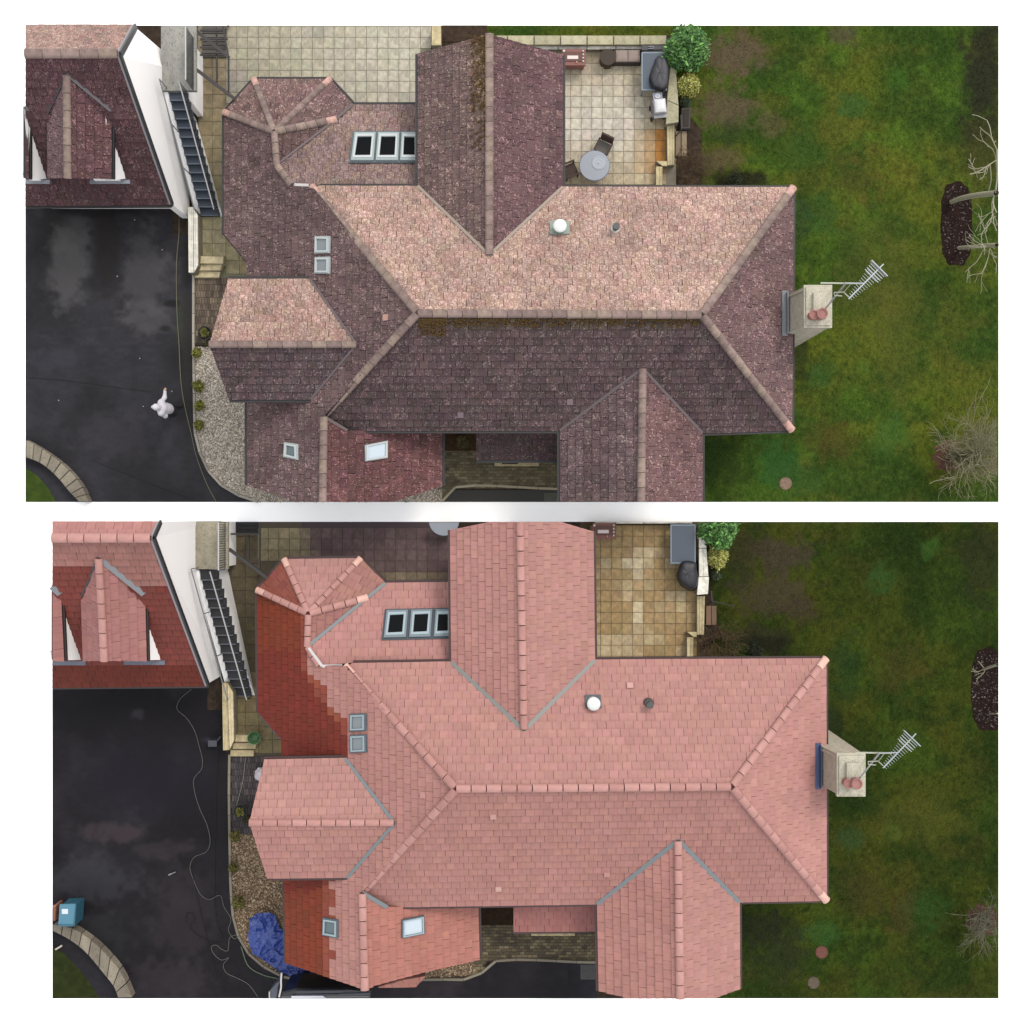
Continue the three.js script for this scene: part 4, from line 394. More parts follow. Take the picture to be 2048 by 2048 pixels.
{ const w = patio([[456, 1043.7], [905, 1043.7], [905, 1200], [760, 1200], [640, 1160], [530, 1215], [530, 1440], [580, 1518], [462, 1518]], 'dull beige slab patio with a purple wet stain behind the repainted house', '#5a5142');
  const st = (x, y) => { const d = (fbm(x / 40, y / 40, 830, 3) - .5) * 34; return sst(596, 640, x + d + (1100 - y) * .25) * sst(1160, 1120, y + d * .6 - (x > 740 ? 10 : 0)); };
  struct(sheet('damp_film', [[602, 1044], [900, 1044], [903, 1140], [760, 1155], [700, 1110], [630, 1110], [612, 1080]], .0185, M('#4a393e', .8)), 'purple wet stain on the slabs behind the repainted house');
  slabs(w, 536.6 - 21, 1055.6 - 22.1, 21.2, 22.1, 19, 8, (x, y) => x > 518 && x < 905 && y > 1046 && (y < 1120 || (x > 715 && y < 1188)) , (x, y) => jit(m3(m3([146, 132, 100], [162, 148, 118], fbm(x / 40, y / 40, 831, 2)), [104, 82, 86], st(x, y) * .92), 6));
  slabs(w, 464, 1046, 27, 27, 2, 17, (x, y) => y < 1385 || y > 1392, (x, y) => jit(m3([104, 92, 68], [160, 142, 104], sst(1300, 1420, y)), 7));
  slabs(w, 518, 1398, 27, 27, 2, 5, (x, y) => x - 515 < (y - 1390) * .6 + 8 && y < 1510, (x, y) => jit([146, 130, 94], 7)); }
{ const e = patio([[1160, 1043.7], [1400, 1043.7], [1400, 1330], [1160, 1330]], 'golden brown slab patio with pale cleaned tracks by the repainted house', '#5a4a30');
  const cl = (x, y) => Math.max(1 - sst(4, 15, Math.abs(x - 1268 - Math.sin(y / 16) * 5)) * 1, x < 1260 && y > 1260 ? .7 : 0, Math.hypot((x - 1265) / 26, (y - 1125) / 16) < 1 ? .9 : 0, Math.hypot((x - 1295) / 14, (y - 1104) / 14) < 1 ? .9 : 0, sst(.55, .7, fbm(x / 24, y / 24, 850, 3)) * .55);
  slabs(e, 1201 - 21.4, 1094 - 43.6, 21.4, 21.8, 11, 13, (x, y) => x > 1175 && x < 1398, (x, y) => jit(m3([176, 149, 106], [216, 200, 168], cl(x, y) * sst(1085, 1110, y)), 4)); }
// block paving
function blocks(poly, label, hex, w, d, cols) { const base = struct(sheet('paving', poly, .01, M(hex, .95)), label); const xs = poly.map(p => p[0]), ys = poly.map(p => p[1]), g = [], x0 = Math.min(...xs), x1 = Math.max(...xs), y0 = Math.min(...ys), y1 = Math.max(...ys), A = Arr(); const col = new THREE.Color(); let r = 0; for (let y = y0; y < y1; y += d, r++) for (let x = x0 - (r % 2) * w / 2; x < x1; x += w) { if (!inPoly(x + w / 2, y + d / 2, poly)) continue; const a = P(x + .35, y + .35), b = P(x + w - .35, y + d - .35), t = .032 + rr(-.003, .003); col.set(cols[Math.floor(rnd() * cols.length)]).multiplyScalar(rr(.8, 1.15) * ALB); const I = new THREE.Matrix4().makeRotationX(-Math.PI / 2); pushTile(A, [[a.x, -b.z], [b.x, -b.z], [b.x, -a.z], [a.x, -a.z]], 0, 1, I, [0, 0, 1], col, t, t); } const m = mk('paving_blocks', arrGeo(A), texMat(stoneTex, .9, { vertexColors: true, color: new THREE.Color(1.3, 1.3, 1.3) }), base); m.userData.kind = 'stuff'; return base; }
blocks([[391, 556], [480, 556], [480, 690], [391, 690]], 'brown block paving between kerb and old house', '#4a4034', 5.2, 13, ['#8a7866', '#7c6b5b', '#94826e', '#6c5d50']);
blocks([[872, 845], [1135, 845], [1135, 976], [902, 976], [884, 1000], [872, 1000]], 'sandy block paving in front of the old porch', '#5a5240', 10.4, 6, ['#9a8d6c', '#8b7f60', '#a5987a', '#7f7457']);
blocks([[464, 1512], [560, 1512], [560, 1666], [464, 1666]], 'dark block paving between kerb and repainted house', '#2c2628', 5.2, 13, ['#5a5054', '#4e464a', '#645a5c', '#463e42']);
blocks([[945, 1795], [1215, 1795], [1215, 1921], [976, 1921], [960, 1945], [945, 1945]], 'mossy block paving in front of the repainted porch', '#3a3326', 10.4, 6, ['#7a6c50', '#66593f', '#8a7c5e', '#574b38', '#6e5f48']);
for (const [r, l, c] of [[[888, 850, 953, 902], 'soil bed with dead leaves beside the old porch', [1.15, 1.0, .75]], [[959, 1800, 1027, 1850], 'dark soil bed beside the repainted porch', [.5, .42, .36]], [[884, 51.4, 975, 84], 'strip of dark soil behind the north wing of the old house', [.8, .75, .72]]]) struct(sheet('planting_bed', rectP(...r), .036, texMat(soilTex, 1, { color: new THREE.Color(...c) })), l);
// ------------------------------------------------------------------ garden walls
function gardenWall(label, segs, h, mat, capMat) { const root = thing('garden_wall', label, 'wall'); for (const s of segs) { mk('wall_body', prismGeo(s.body || s.cap, 0, h - .07, 0), mat, root); const [a, b, c, d] = s.cap, n = s.n || 1; for (let i = 0; i < n; i++) { const L = (p, q, t) => [mix(p[0], q[0], t), mix(p[1], q[1], t)], g = .003; mk('coping_stone', prismGeo([L(a, b, i / n + g), L(a, b, (i + 1) / n - g), L(d, c, (i + 1) / n - g), L(d, c, i / n + g)], h - .07, h + rr(0, .008), .012), Array.isArray(capMat) ? capMat[Math.floor(rnd() * capMat.length)] : capMat, root); } } return root; }
const capG = ['#c9c4ad', '#bdb9a4', '#d0ccba'].map(x => texMat(concTex, .9, { color: H(x).multiplyScalar(1.5) })), capW = ['#e8e4da', '#dcd8ce', '#d2cec6'].map(x => texMat(stoneTex, .9, { color: H(x).multiplyScalar(1.25) })), capB = ['#cfc09c', '#c3b48e', '#b8a884'].map(x => texMat(stoneTex, .9, { color: H(x).multiplyScalar(1.15) })), capD = ['#9a938c', '#8d867f', '#a8a199'].map(x => texMat(concTex, .9, { color: H(x).multiplyScalar(1.3) }));
const bodyM = texMat(stoneTex, .9, { color: H('#8e8672').multiplyScalar(1.1) });
gardenWall('lichen-stained pale stone wall with a lower ledge along the north of the cream patio', [{ cap: rectP(962, 71, 1333, 89), n: 7 }], .55, bodyM, capG);
gardenWall('narrow white ledge at the foot of the lichen-stained north wall', [{ cap: rectP(1000, 89.5, 1290, 98), n: 5 }], .3, bodyM, capW);
gardenWall('grey-white stone wall beside the grill and the yellow shrub', [{ cap: [[1341, 130], [1352, 140], [1357, 210], [1334, 200]], n: 1 }, { cap: [[1334, 201], [1357, 211], [1357, 244], [1332, 248]], n: 1 }], .75, bodyM, capG);
gardenWall('low sandy wall turning the corner by the orange stained slabs', [{ cap: [[1334, 249], [1349, 249], [1349, 330], [1335, 330]], n: 3 }, { cap: [[1312, 322], [1334.5, 322], [1334.5, 332], [1325, 332]], n: 1 }, { cap: [[1312, 333], [1325, 333], [1325, 386], [1312, 386]], n: 2 }], .4, bodyM, capB);
gardenWall('white topped retaining wall between old tarmac yard and steps', [{ cap: [[376, 414], [386, 414], [387, 545], [377, 545]], n: 3 }, { cap: [[386.5, 414], [395, 430], [396, 530], [388, 545]], n: 2 }], .8, bodyM, capW);
gardenWall('pale pillar at the back edge of the upper slab patio', [{ cap: rectP(863, 51.4, 882, 90), n: 1 }], .6, bodyM, capB);
gardenWall('white coping wall beside the covered grill and the lower yellow shrub', [{ cap: [[1398, 1050], [1411, 1046], [1413, 1096], [1398, 1096]], n: 1 }, { cap: [[1398, 1097], [1413, 1097], [1417, 1153], [1398, 1153]], n: 2 }, { cap: [[1397, 1154], [1418, 1154], [1416, 1188], [1394, 1190]], n: 1 }], .75, bodyM, capW);
gardenWall('low brown-grey wall turning the corner by the golden patio', [{ cap: [[1394, 1192], [1410, 1192], [1408, 1270], [1394, 1270]], n: 3 }, { cap: [[1374, 1264], [1393.5, 1264], [1393.5, 1274], [1387, 1274]], n: 1 }, { cap: [[1374, 1275], [1387, 1275], [1386, 1330], [1374, 1330]], n: 2 }], .4, bodyM, capB);
gardenWall('stained retaining wall between dark lower yard and steps', [{ cap: [[444, 1366], [454, 1366], [458, 1500], [446, 1501]], n: 4 }, { cap: [[454.5, 1366], [466, 1385], [468, 1480], [459, 1500]], n: 2 }], .8, bodyM, capB);
gardenWall('strip of white wall at the back edge beside the red box of the lower patio', [{ cap: rectP(1190, 1044, 1385, 1047), n: 2 }], .5, bodyM, capW);
function curvedWall(label, outer, inner, capMats) { const root = thing('curved_wall', label, 'wall'); const co = new THREE.CatmullRomCurve3(outer.map(p => V(p[0], 0, p[1]))), ci = new THREE.CatmullRomCurve3(inner.map(p => V(p[0], 0, p[1]))), n = 9; for (let i = 0; i < n; i++) { const q = []; for (const t of [i / n + .004, (i + .5) / n, (i + 1) / n - .004]) { const a = co.getPoint(t); q.push([a.x, a.z]); } for (const t of [(i + 1) / n - .004, (i + .5) / n, i / n + .004]) { const a = ci.getPoint(t); q.push([a.x, a.z]); } mk('coping_stone', prismGeo(q, 0, .42 + rr(0, .02), .02), capMats[Math.floor(rnd() * capMats.length)], root); } return root; }
curvedWall('curved pale stone wall round the grass corner of the upper yard', [[51.5, 880], [88, 901], [130, 933], [162, 971], [177, 1003.5]], [[51.5, 914], [82, 927], [113, 953], [140, 985], [158, 1003.5]], capD);
curvedWall('curved pale stone wall below the teal bin in the lower yard', [[105.3, 1850], [140, 1855], [174, 1875], [208, 1905], [241, 1945], [264, 1996]], [[105.3, 1862], [136, 1878], [168, 1902], [205, 1945], [228, 1975], [236, 1996]], capD);
// steps up to the side passage
function steps(label, rects, mat) { const root = thing('steps', label, 'steps'); rects.forEach((r, i) => mk('step', prismGeo(r, 0, .48 - i * .15, .015), mat, root)); return root; }
steps('three cream stone steps beside the white topped retaining wall', [[[401, 512], [447, 513], [446, 527], [400, 527]], [[397, 528], [444, 529], [441, 540], [395, 541]], [[391, 542], [441, 543], [438, 555], [389, 555]]], capB[0]);
steps('three stained stone steps below the green crate', [[[470, 1470], [520, 1471], [519, 1484], [469, 1484]], [[466, 1485], [513, 1486], [511, 1498], [465, 1498]], [[461, 1499], [508, 1500], [507, 1513], [460, 1513]]], capB[2]);
{ const root = thing('doorstep', 'pale stone doorstep with a dark mat in front of the old porch', 'doorstep'); mk('step', prismGeo(rectP(989, 916, 1078, 932), 0, .13), capB[1], root); mk('door_mat', prismGeo(rectP(1004, 917, 1036, 928), .131, .15, .004), M('#37332e', 1), root); }
{ const root = thing('doorstep', 'stained stone doorstep edge in front of the repainted porch', 'doorstep'); mk('step', prismGeo(rectP(1062, 1858, 1150, 1872), 0, .12), capB[2], root); }
// steel beams and a dark railing frame behind the stair
const dkSteel = M('#2b2624', .6);
const beam = (a, b, label) => tag(mk('steel_beam', barGeo(P(...a), P(...b), .11, .13), dkSteel), label, 'beam');
beam([390, 137, 2.7], [470, 198, 2.3], 'long dark beam from upper landing to the corner of the old bay roof'); beam([390, 60, 2.7], [458, 115, 2.5], 'short dark beam above the railings behind the upper landing'); beam([458, 1098, 2.7], [534, 1155, 2.3], 'long dark beam from lower landing to the corner of the repainted bay roof');
function frame(label, bars, r) { const root = thing('railing', label, 'railing'); for (const [n, a, b] of bars) mk(n, barGeo(P(...a), P(...b), r, r), dkSteel, root); return root; }
frame('dark metal railing frame behind the upper landing', [['post', [456, 52, 0], [456, 52, 1.2]], ['rail', [446, 53, 1.2], [457, 115, 1.1]], ['rail', [457, 115, 1.1], [457, 182, 1.0]], ['post', [457, 182, 0], [457, 182, 1.05]], ['bar', [433, 55, .9], [434, 165, .9]], ['bar', [400, 78, 1.1], [455, 78, 1.1]], ['bar', [400, 95, 1.0], [455, 95, 1.0]], ['bar', [400, 110, .9], [455, 110, .9]], ['bar', [400, 61, 1.1], [450, 61, 1.1]]], .06);
frame('dark metal railing frame behind the lower landing', [['rail', [520, 1045, 1.0], [519, 1148, 1.0]], ['post', [519, 1148, 0], [519, 1148, 1.05]], ['bar', [497, 1070, .8], [497, 1122, .8]], ['bar', [462, 1068, 1], [518, 1068, 1]]], .07);
{ const root = thing('decking', 'dark slatted decking behind the upper landing', 'decking'); for (let i = 0; i < 8; i++) mk('board', prismGeo(rectP(404, 52 + i * 8, 452, 58.6 + i * 8), .05, .1, .004), M(['#5b5650', '#4c4843', '#67625a'][i % 3], .9), root); }
{ const root = thing('decking', 'black slatted decking behind the lower landing', 'decking'); for (let i = 0; i < 3; i++) mk('board', prismGeo(rectP(460, 1044.4 + i * 8, 516, 1051 + i * 8), .05, .1, .004), M('#29272b', .9), root); }
frame('thin bent handrail at the end of the white coping wall', [['post', [1424, 1184, 0], [1424, 1184, .9]], ['rail', [1423, 1182, .9], [1424, 1202, .9]], ['rail', [1424, 1202, .9], [1468, 1212, .25]], ['post', [1424, 1202, 0], [1424, 1202, .9]]], .035);
frame('thin bent handrail beside the dark planter behind the grill', [['rail', [1362, 230, .8], [1363, 258, .8]], ['rail', [1363, 258, .8], [1352, 272, .3]], ['post', [1363, 258, 0], [1363, 258, .8]]], .035);

// ------------------------------------------------------------------ patio furniture
function roundTable(label, x, y, R, ring) { const h = .73, c = P(x, y, h), root = thing('garden_table', label, 'table', null, V(c.x, 0, c.z)), r = R / PPM * (CAM_H - h) / CAM_H; mk('tabletop', new THREE.LatheGeometry([[0, 0], [r - .02, 0], [r, .01], [r, .03], [r - .02, .04], [0, .04]].map(a => new THREE.Vector2(...a)), 48).translate(0, h - .04, 0), M('#9ba1ac', .35), root); mk('rim', new THREE.TorusGeometry(r, .014, 8, 48).rotateX(Math.PI / 2).translate(0, h - .02, 0), M('#55607a', .5), root); for (const a of [.6, 2.2, 3.7, 5.3]) mk('leg', barGeo(V(Math.cos(a) * .2, h - .05, Math.sin(a) * .2), V(Math.cos(a) * r * .7, 0, Math.sin(a) * r * .7), .04, .04), M('#3a3d44', .5), root); if (ring) { const q = P(ring[0], ring[1], h).sub(c); mk('turntable', merge([new THREE.CylinderGeometry(.26, .27, .022, 40).translate(q.x, h + .012, q.z), new THREE.TorusGeometry(.12, .012, 8, 32).rotateX(Math.PI / 2).translate(q.x, h + .024, q.z), new THREE.TorusGeometry(.22, .01, 8, 40).rotateX(Math.PI / 2).translate(q.x, h + .024, q.z), cylG(.04, .05, .04, q.x, h + .03, q.z)]), M('#b4bbc6', .3), root); } return root; }
roundTable('round grey glass garden table with a ring-patterned turntable on the cream patio', 1189, 331, 30, [1197.5, 326]);
{ const h = .73, cx = 888, cy = 1041, R = 31, root = thing('garden_table', 'round grey garden table half hidden by the north wing of the repainted house', 'table'), seg = k => { const q = []; const y0 = 1044.5 - cy; const a0 = Math.asin(y0 / k); for (let i = 0; i <= 24; i++) { const a = a0 + (Math.PI - 2 * a0) * i / 24; q.push([cx + Math.cos(a) * k, cy + Math.sin(a) * k]); } return q; }; mk('rim', prismGeo(seg(R), h - .05, h - .012, .006), M('#55607a', .5), root); mk('tabletop', prismGeo(seg(R - .8), h - .011, h, .004), M('#9ba1ac', .35), root); for (const x of [872, 902]) mk('leg', barGeo(P(x, 1052, .68), P(x, 1056, 0), .04, .04), M('#3a3d44', .5), root); }
function chair(label, x, y, turn, grey) { const c = P(x, y, .45), root = thing('rattan_chair', label, 'chair', 'brown rattan chairs at the round table', V(c.x, 0, c.z)); root.rotation.y = turn; const m = M('#4a372e', .85), mg = M('#6a635c', .8); mk('seat', boxG(.5, .09, .5, 0, .42, 0), grey ? mg : m, root); mk('backrest', boxG(.52, .5, .07, 0, .68, -.27).applyMatrix4(new THREE.Matrix4().makeRotationX(-.12)), m, root); for (const s of [-1, 1]) { mk('armrest', boxG(.06, .06, .5, s * .27, .64, 0), m, root); mk('leg', barGeo(V(s * .23, 0, .22), V(s * .24, .62, .22), .045, .045), m, root); mk('leg', barGeo(V(s * .23, 0, -.24), V(s * .23, .42, -.23), .045, .045), m, root); } return root; }
chair('brown rattan chair above and to the right of the round glass table', 1206, 296, -.45 + Math.PI * 0, true); chair('brown rattan chair to the left of the round glass table', 1141, 341, 1.95, false);
function mesh2(root, name, boxes, mat) { return mk(name, merge(boxes.map(b => boxG(...b))), mat, root); }
function redBox(label, x, y) { const c = P(x, y, .7), root = thing('planter_cart', label, 'cart', null, V(c.x, 0, c.z)); const m = M('#8f5f55', .8), w = .84, d = .56; mk('body', merge([boxG(w, .45, d, 0, .42, 0), boxG(w + .04, .04, d + .06, 0, .66, 0)]), m, root); mk('lid', boxG(w - .16, .03, .36, -.01, .695, -.02), M('#6e4a44', .8), root); mk('white_panel', boxG(.42, .02, .13, -.03, .72, .02), M('#efe0da', .6), root); for (let i = 0; i < 4; i++) mk('knob', new THREE.SphereGeometry(.035, 10, 8).translate(.37, .72, -.22 + i * .13), M('#ece6e0', .5), root); mk('knob', new THREE.SphereGeometry(.05, 10, 8).translate(-.37, .72, -.22), M('#ece6e0', .5), root); mk('knob', new THREE.SphereGeometry(.035, 10, 8).translate(.12, .71, .2), M('#d8b49a', .5), root); for (const s of [-1, 1]) for (const t of [-1, 1]) mk('leg', boxG(.07, .2, .07, s * .36, .1, t * .22), m, root); mk('side_rail', boxG(.05, .06, d + .1, w / 2 + .03, .6, 0), m, root); return root; }
redBox('reddish wooden cart with white panel and knobs on the cream patio', 1147, 114); redBox('reddish wooden cart with white panel and knobs on the golden patio', 1208, 1062);
{ const c = P(1216, 114, .5), root = thing('side_table', 'round dark brown rattan side table by the beige cushions', 'table', null, V(c.x, 0, c.z)); mk('tabletop', cylG(.31, .31, .06, 0, .47, 0, 32), M('#3c2d20', .8), root); mk('drum', cylG(.27, .3, .42, 0, .22, 0, 32), M('#4a3a2a', .9), root); for (const a of [.9, 2.2, 4.1, 5.4]) mk('foot', new THREE.SphereGeometry(.05, 10, 8).translate(Math.cos(a) * .29, .05, Math.sin(a) * .29), M('#b9a888', .7), root); }
{ const c = P(1256, 111, .45), root = thing('garden_sofa', 'dark framed garden bench with two greyish pink cushions', 'bench', null, V(c.x, 0, c.z)); mk('frame', boxG(1.0, .3, .5, 0, .18, 0), M('#3b322e', .8), root); for (const s of [-1, 1]) { const g = new THREE.BoxGeometry(.46, .13, .44, 6, 2, 6), p = g.attributes.position; for (let i = 0; i < p.count; i++) { const ex = Math.abs(p.getX(i)) / .23, ez = Math.abs(p.getZ(i)) / .22; if (p.getY(i) > 0) p.setY(i, p.getY(i) - .05 * Math.max(ex ** 6, ez ** 6) + .012); } g.computeVertexNormals(); mk('cushion', g.translate(s * .24, .4, 0), M('#9c8c82', .9), root); } mk('side_panel', boxG(.05, .45, .52, -.52, .25, 0), M('#241f1e', .7), root); }
{ const root = thing('storage_box', 'low black storage box against the lichen-stained wall', 'box'); mk('body', prismGeo(rectP(1284, 91, 1333, 106), 0, .62, .02), M('#15161b', .5), root); mk('lid', prismGeo([[1283, 90], [1333, 90.5], [1333, 99], [1283, 101]], .621, .66, .01), M('#1b1c22', .5), root); mk('handle', merge([barGeo(P(1297, 93, .7), P(1307, 93, .7), .02, .02), barGeo(P(1297, 97, .7), P(1307, 97, .7), .02, .02), barGeo(P(1307, 93, .7), P(1307, 97, .7), .02, .02), barGeo(P(1302, 95, .66), P(1302, 95, .7), .02, .02)]), M('#9a9ca4', .5), root); }
function glassTable(label, r) { const h = .72, root = thing('glass_table', label, 'table'); const A = P(r[0], r[1], h), B = P(r[2], r[3], h), cx = (A.x + B.x) / 2, cz = (A.z + B.z) / 2, w = B.x - A.x, d = B.z - A.z; const fm = M('#7f92a4', .4); mk('frame', merge([boxG(w, .05, .045, cx, h, A.z + .02), boxG(w, .05, .045, cx, h, B.z - .02), boxG(.045, .05, d - .09, A.x + .02, h, cz), boxG(.045, .05, d - .09, B.x - .02, h, cz)]), fm, root); mk('tabletop', boxG(w - .09, .02, d - .09, cx, h + .004, cz), M('#3f4d5c', .25), root); for (const x of [A.x + .06, B.x - .06]) for (const z of [A.z + .06, B.z - .06]) mk('leg', boxG(.05, h - .03, .05, x, (h - .03) / 2, z), fm, root); return root; }
glassTable('slate blue glass table under the black cover on the cream patio', [1283, 105, 1334, 181]); glassTable('slate blue glass table in the corner of the golden patio', [1341, 1049, 1391, 1127]);
// black fabric covers
function cover(name, label, outline, h0, hTop, ridge) { const N = 48, A = outline.map(p => p[0]), B = outline.map(p => p[1]), cx = A.reduce((a, b) => a + b) / A.length, cy = B.reduce((a, b) => a + b) / B.length, pos = [], idx = [], R = 14; const cv = new THREE.CatmullRomCurve3(outline.map(p => V(p[0], 0, p[1])), true); for (let j = 0; j <= R; j++) for (let i = 0; i < N; i++) { const o = cv.getPoint(i / N), t = j / R, k = t < .6 ? 1 - .22 * t : .868 * (1 - ((t - .6) / .4) ** 1.3); const w = (fbm(i / 4, j / 3, 910, 3, 12) - .5) * .1 + .03 * Math.sin(i * 1.1) * (1 - t); const kk = k * (1 + w); const h = mix(h0, hTop, Math.sin(Math.min(1, t * 1.15) * Math.PI / 2)) + w * .35; const p = P(cx + (o.x - cx) * kk + ridge[0] * t, cy + (o.z - cy) * kk + ridge[1] * t, h); pos.push(p.x, p.y, p.z); } for (let j = 0; j < R; j++) for (let i = 0; i < N; i++) { const a = j * N + i, b = j * N + (i + 1) % N; idx.push(a, a + N, b, b, a + N, b + N); } const g = new THREE.BufferGeometry(); g.setAttribute('position', new THREE.Float32BufferAttribute(pos, 3)); g.setIndex(idx); g.computeVertexNormals(); const m = mk(name, g, M('#20212c', .55)); return tag(m, label, 'cover'); }
cover('grill_cover', 'crumpled black cover draped over the slate blue glass table', [[1312, 116], [1324, 112], [1337, 128], [1338, 160], [1332, 180], [1316, 182], [1302, 172], [1299, 152], [1306, 132]], .74, 1.15, [2, -4]);
cover('grill_cover', 'black covered grill below the glass table of the golden patio', [[1362, 1123], [1390, 1122], [1395, 1140], [1397, 1170], [1388, 1182], [1372, 1178], [1356, 1164], [1354, 1146], [1358, 1134]], .02, 1.1, [1, -3]);
{ const c = P(1320, 211, .9), root = thing('grill', 'white lidded grill trolley with grey side shelf beside the stone wall', 'grill', null, V(c.x, 0, c.z)); root.rotation.y = .1; const g = new THREE.BoxGeometry(.46, .24, .5, 8, 4, 8), p = g.attributes.position; for (let i = 0; i < p.count; i++) if (p.getY(i) > 0) { const e = Math.max(Math.abs(p.getX(i)) / .23, Math.abs(p.getZ(i)) / .25); p.setX(i, p.getX(i) * (1 - .12 * (p.getY(i) / .12))); p.setY(i, p.getY(i) - .05 * e ** 5); } g.computeVertexNormals(); mk('lid', g.translate(0, .9, .02), M('#e4e4e6', .4), root); mk('body', boxG(.52, .3, .56, 0, .62, .02), M('#8e8f94', .5), root); mk('front_tray', boxG(.5, .04, .12, 0, .74, .36), M('#a7a8ac', .5), root); const sh = mk('side_shelf', boxG(.36, .04, .26, -.04, .8, -.4), M('#8a90a0', .5), root); mk('burner', merge([cylG(.1, .1, .02, -.04, .83, -.4), new THREE.SphereGeometry(.03, 10, 8).translate(-.04, .85, -.4)]), M('#c9ccd4', .4), sh); for (const s of [-1, 1]) for (const t of [-1, 1]) mk('leg', boxG(.04, .5, .04, s * .22, .25, t * .24 + .02), M('#5a5b60', .5), root); mk('wheel', new THREE.CylinderGeometry(.09, .09, .05, 20).rotateZ(Math.PI / 2).translate(-.27, .09, .24), M('#1a1a1c', .8), root); mk('wheel', new THREE.CylinderGeometry(.09, .09, .05, 20).rotateZ(Math.PI / 2).translate(-.27, .09, -.2), M('#1a1a1c', .8), root); mk('handle', barGeo(V(-.33, .8, -.18), V(-.33, .8, .22), .03, .03), M('#2a2a2e', .6), root); }
{ const root = thing('planter', 'narrow dark brown planter below the yellow shrub', 'planter'); mk('trough', prismGeo([[1363, 216], [1382, 214], [1380, 257], [1364, 257]], 0, .35, .01), M('#4a4440', .9), root); mk('soil', prismGeo([[1366, 219], [1379, 217], [1377, 253], [1367, 253]], .351, .37, .004), M('#38322c', 1), root); }
{ const root = thing('garden_step', 'brown timber sleeper step between low sandy wall and lawn', 'step'); for (let i = 0; i < 2; i++) mk('sleeper', prismGeo(rectP(1351 + i * 12, 262, 1361.5 + i * 12, 312), 0, .12 + i * .02, .01), M(['#8f7d66', '#9a8870'][i], .95), root); }
{ const root = thing('garden_step', 'pinkish timber step between brown-grey wall and dark lawn', 'step'); for (let i = 0; i < 2; i++) mk('sleeper', prismGeo(rectP(1412 + i * 11, 1212, 1422 + i * 11, 1250), 0, .12 + i * .02, .01), M(['#8b6f58', '#7e6450'][i], .95), root); }

// ------------------------------------------------------------------ aerials on the chimneys
const alu = M('#b9bfc4', .4, { metalness: .2 });
function aerial(label, q) { const root = thing('aerial', label, 'aerial'); const hb = 5.8, A = P(...q.p0, hb), B = P(...q.p1, 8.2); mk('mast', barGeo(A, B, .042, .042), alu, root); const C = P(...q.b0, 8.25), D = P(...q.b1, 8.25); mk('boom', barGeo(C, D, .036, .036), alu, root); const d = D.clone().sub(C), n = V(-d.z, 0, d.x).normalize(); mk('bracket', barGeo(B, C.clone().lerp(D, .45), .03, .03), alu, root); for (let i = 0; i < 13; i++) { const t = .04 + i * .055, c = C.clone().addScaledVector(d, t), l = .1 + .012 * i; mk('element', barGeo(c.clone().addScaledVector(n, -l), c.clone().addScaledVector(n, l), .011, .011), alu, root); } for (let i = 0; i < 4; i++) { const c = C.clone().addScaledVector(d, .66 + i * .055); mk('element', barGeo(c.clone().addScaledVector(n, -.3), c.clone().addScaledVector(n, .3), .022, .022), alu, root); } { const c = C.clone().addScaledVector(d, .87), a = c.clone().addScaledVector(n, -.36), b = c.clone().addScaledVector(n, .36); mk('reflector', barGeo(a, b, .03, .16), alu, root); } return root; }
aerial('large silver aerial on the mast of the chimney above the upper lawn', { p0: [1652, 616], p1: [1692, 566], b0: [1697, 598], b1: [1767, 528] }); aerial('large silver aerial on the mast of the chimney above the lower lawn', { p0: [1719, 1557], p1: [1759, 1506], b0: [1766, 1536], b1: [1832, 1467] });
function aerial2(label, a, b, foot, rods) { const root = thing('aerial', label, 'aerial'); const m = M('#b9bba8', .5); const A = P(...a, 7.9), B = P(...b, 7.9); mk('boom', barGeo(A, B, .045, .045), m, root); mk('stay', barGeo(P(...foot, 8.1), A.clone().lerp(B, .63), .03, .03), m, root); for (const [p, q] of rods) mk('element', barGeo(P(...p, 7.6), P(...q, 7.6), .03, .03), m, root); mk('stay', barGeo(A.clone().lerp(B, .8), P(...rods[0][1], 7.6), .022, .022), m, root); mk('stay', barGeo(P(...rods[1][0], 7.6), P(...rods[0][0], 7.6), .02, .02), m, root); }
aerial2('slim tarnished aerial lying level behind the upper mast', [1641, 566], [1718, 567], [1692, 566], [[[1668, 585], [1688, 584]], [[1669, 591], [1684, 592]], [[1688, 585], [1697, 594]]]); aerial2('slim tarnished aerial lying level behind the lower mast', [1710, 1505], [1784, 1506], [1759, 1506], [[[1736, 1523], [1757, 1522]], [[1737, 1529], [1752, 1530]], [[1756, 1522], [1766, 1531]]]);

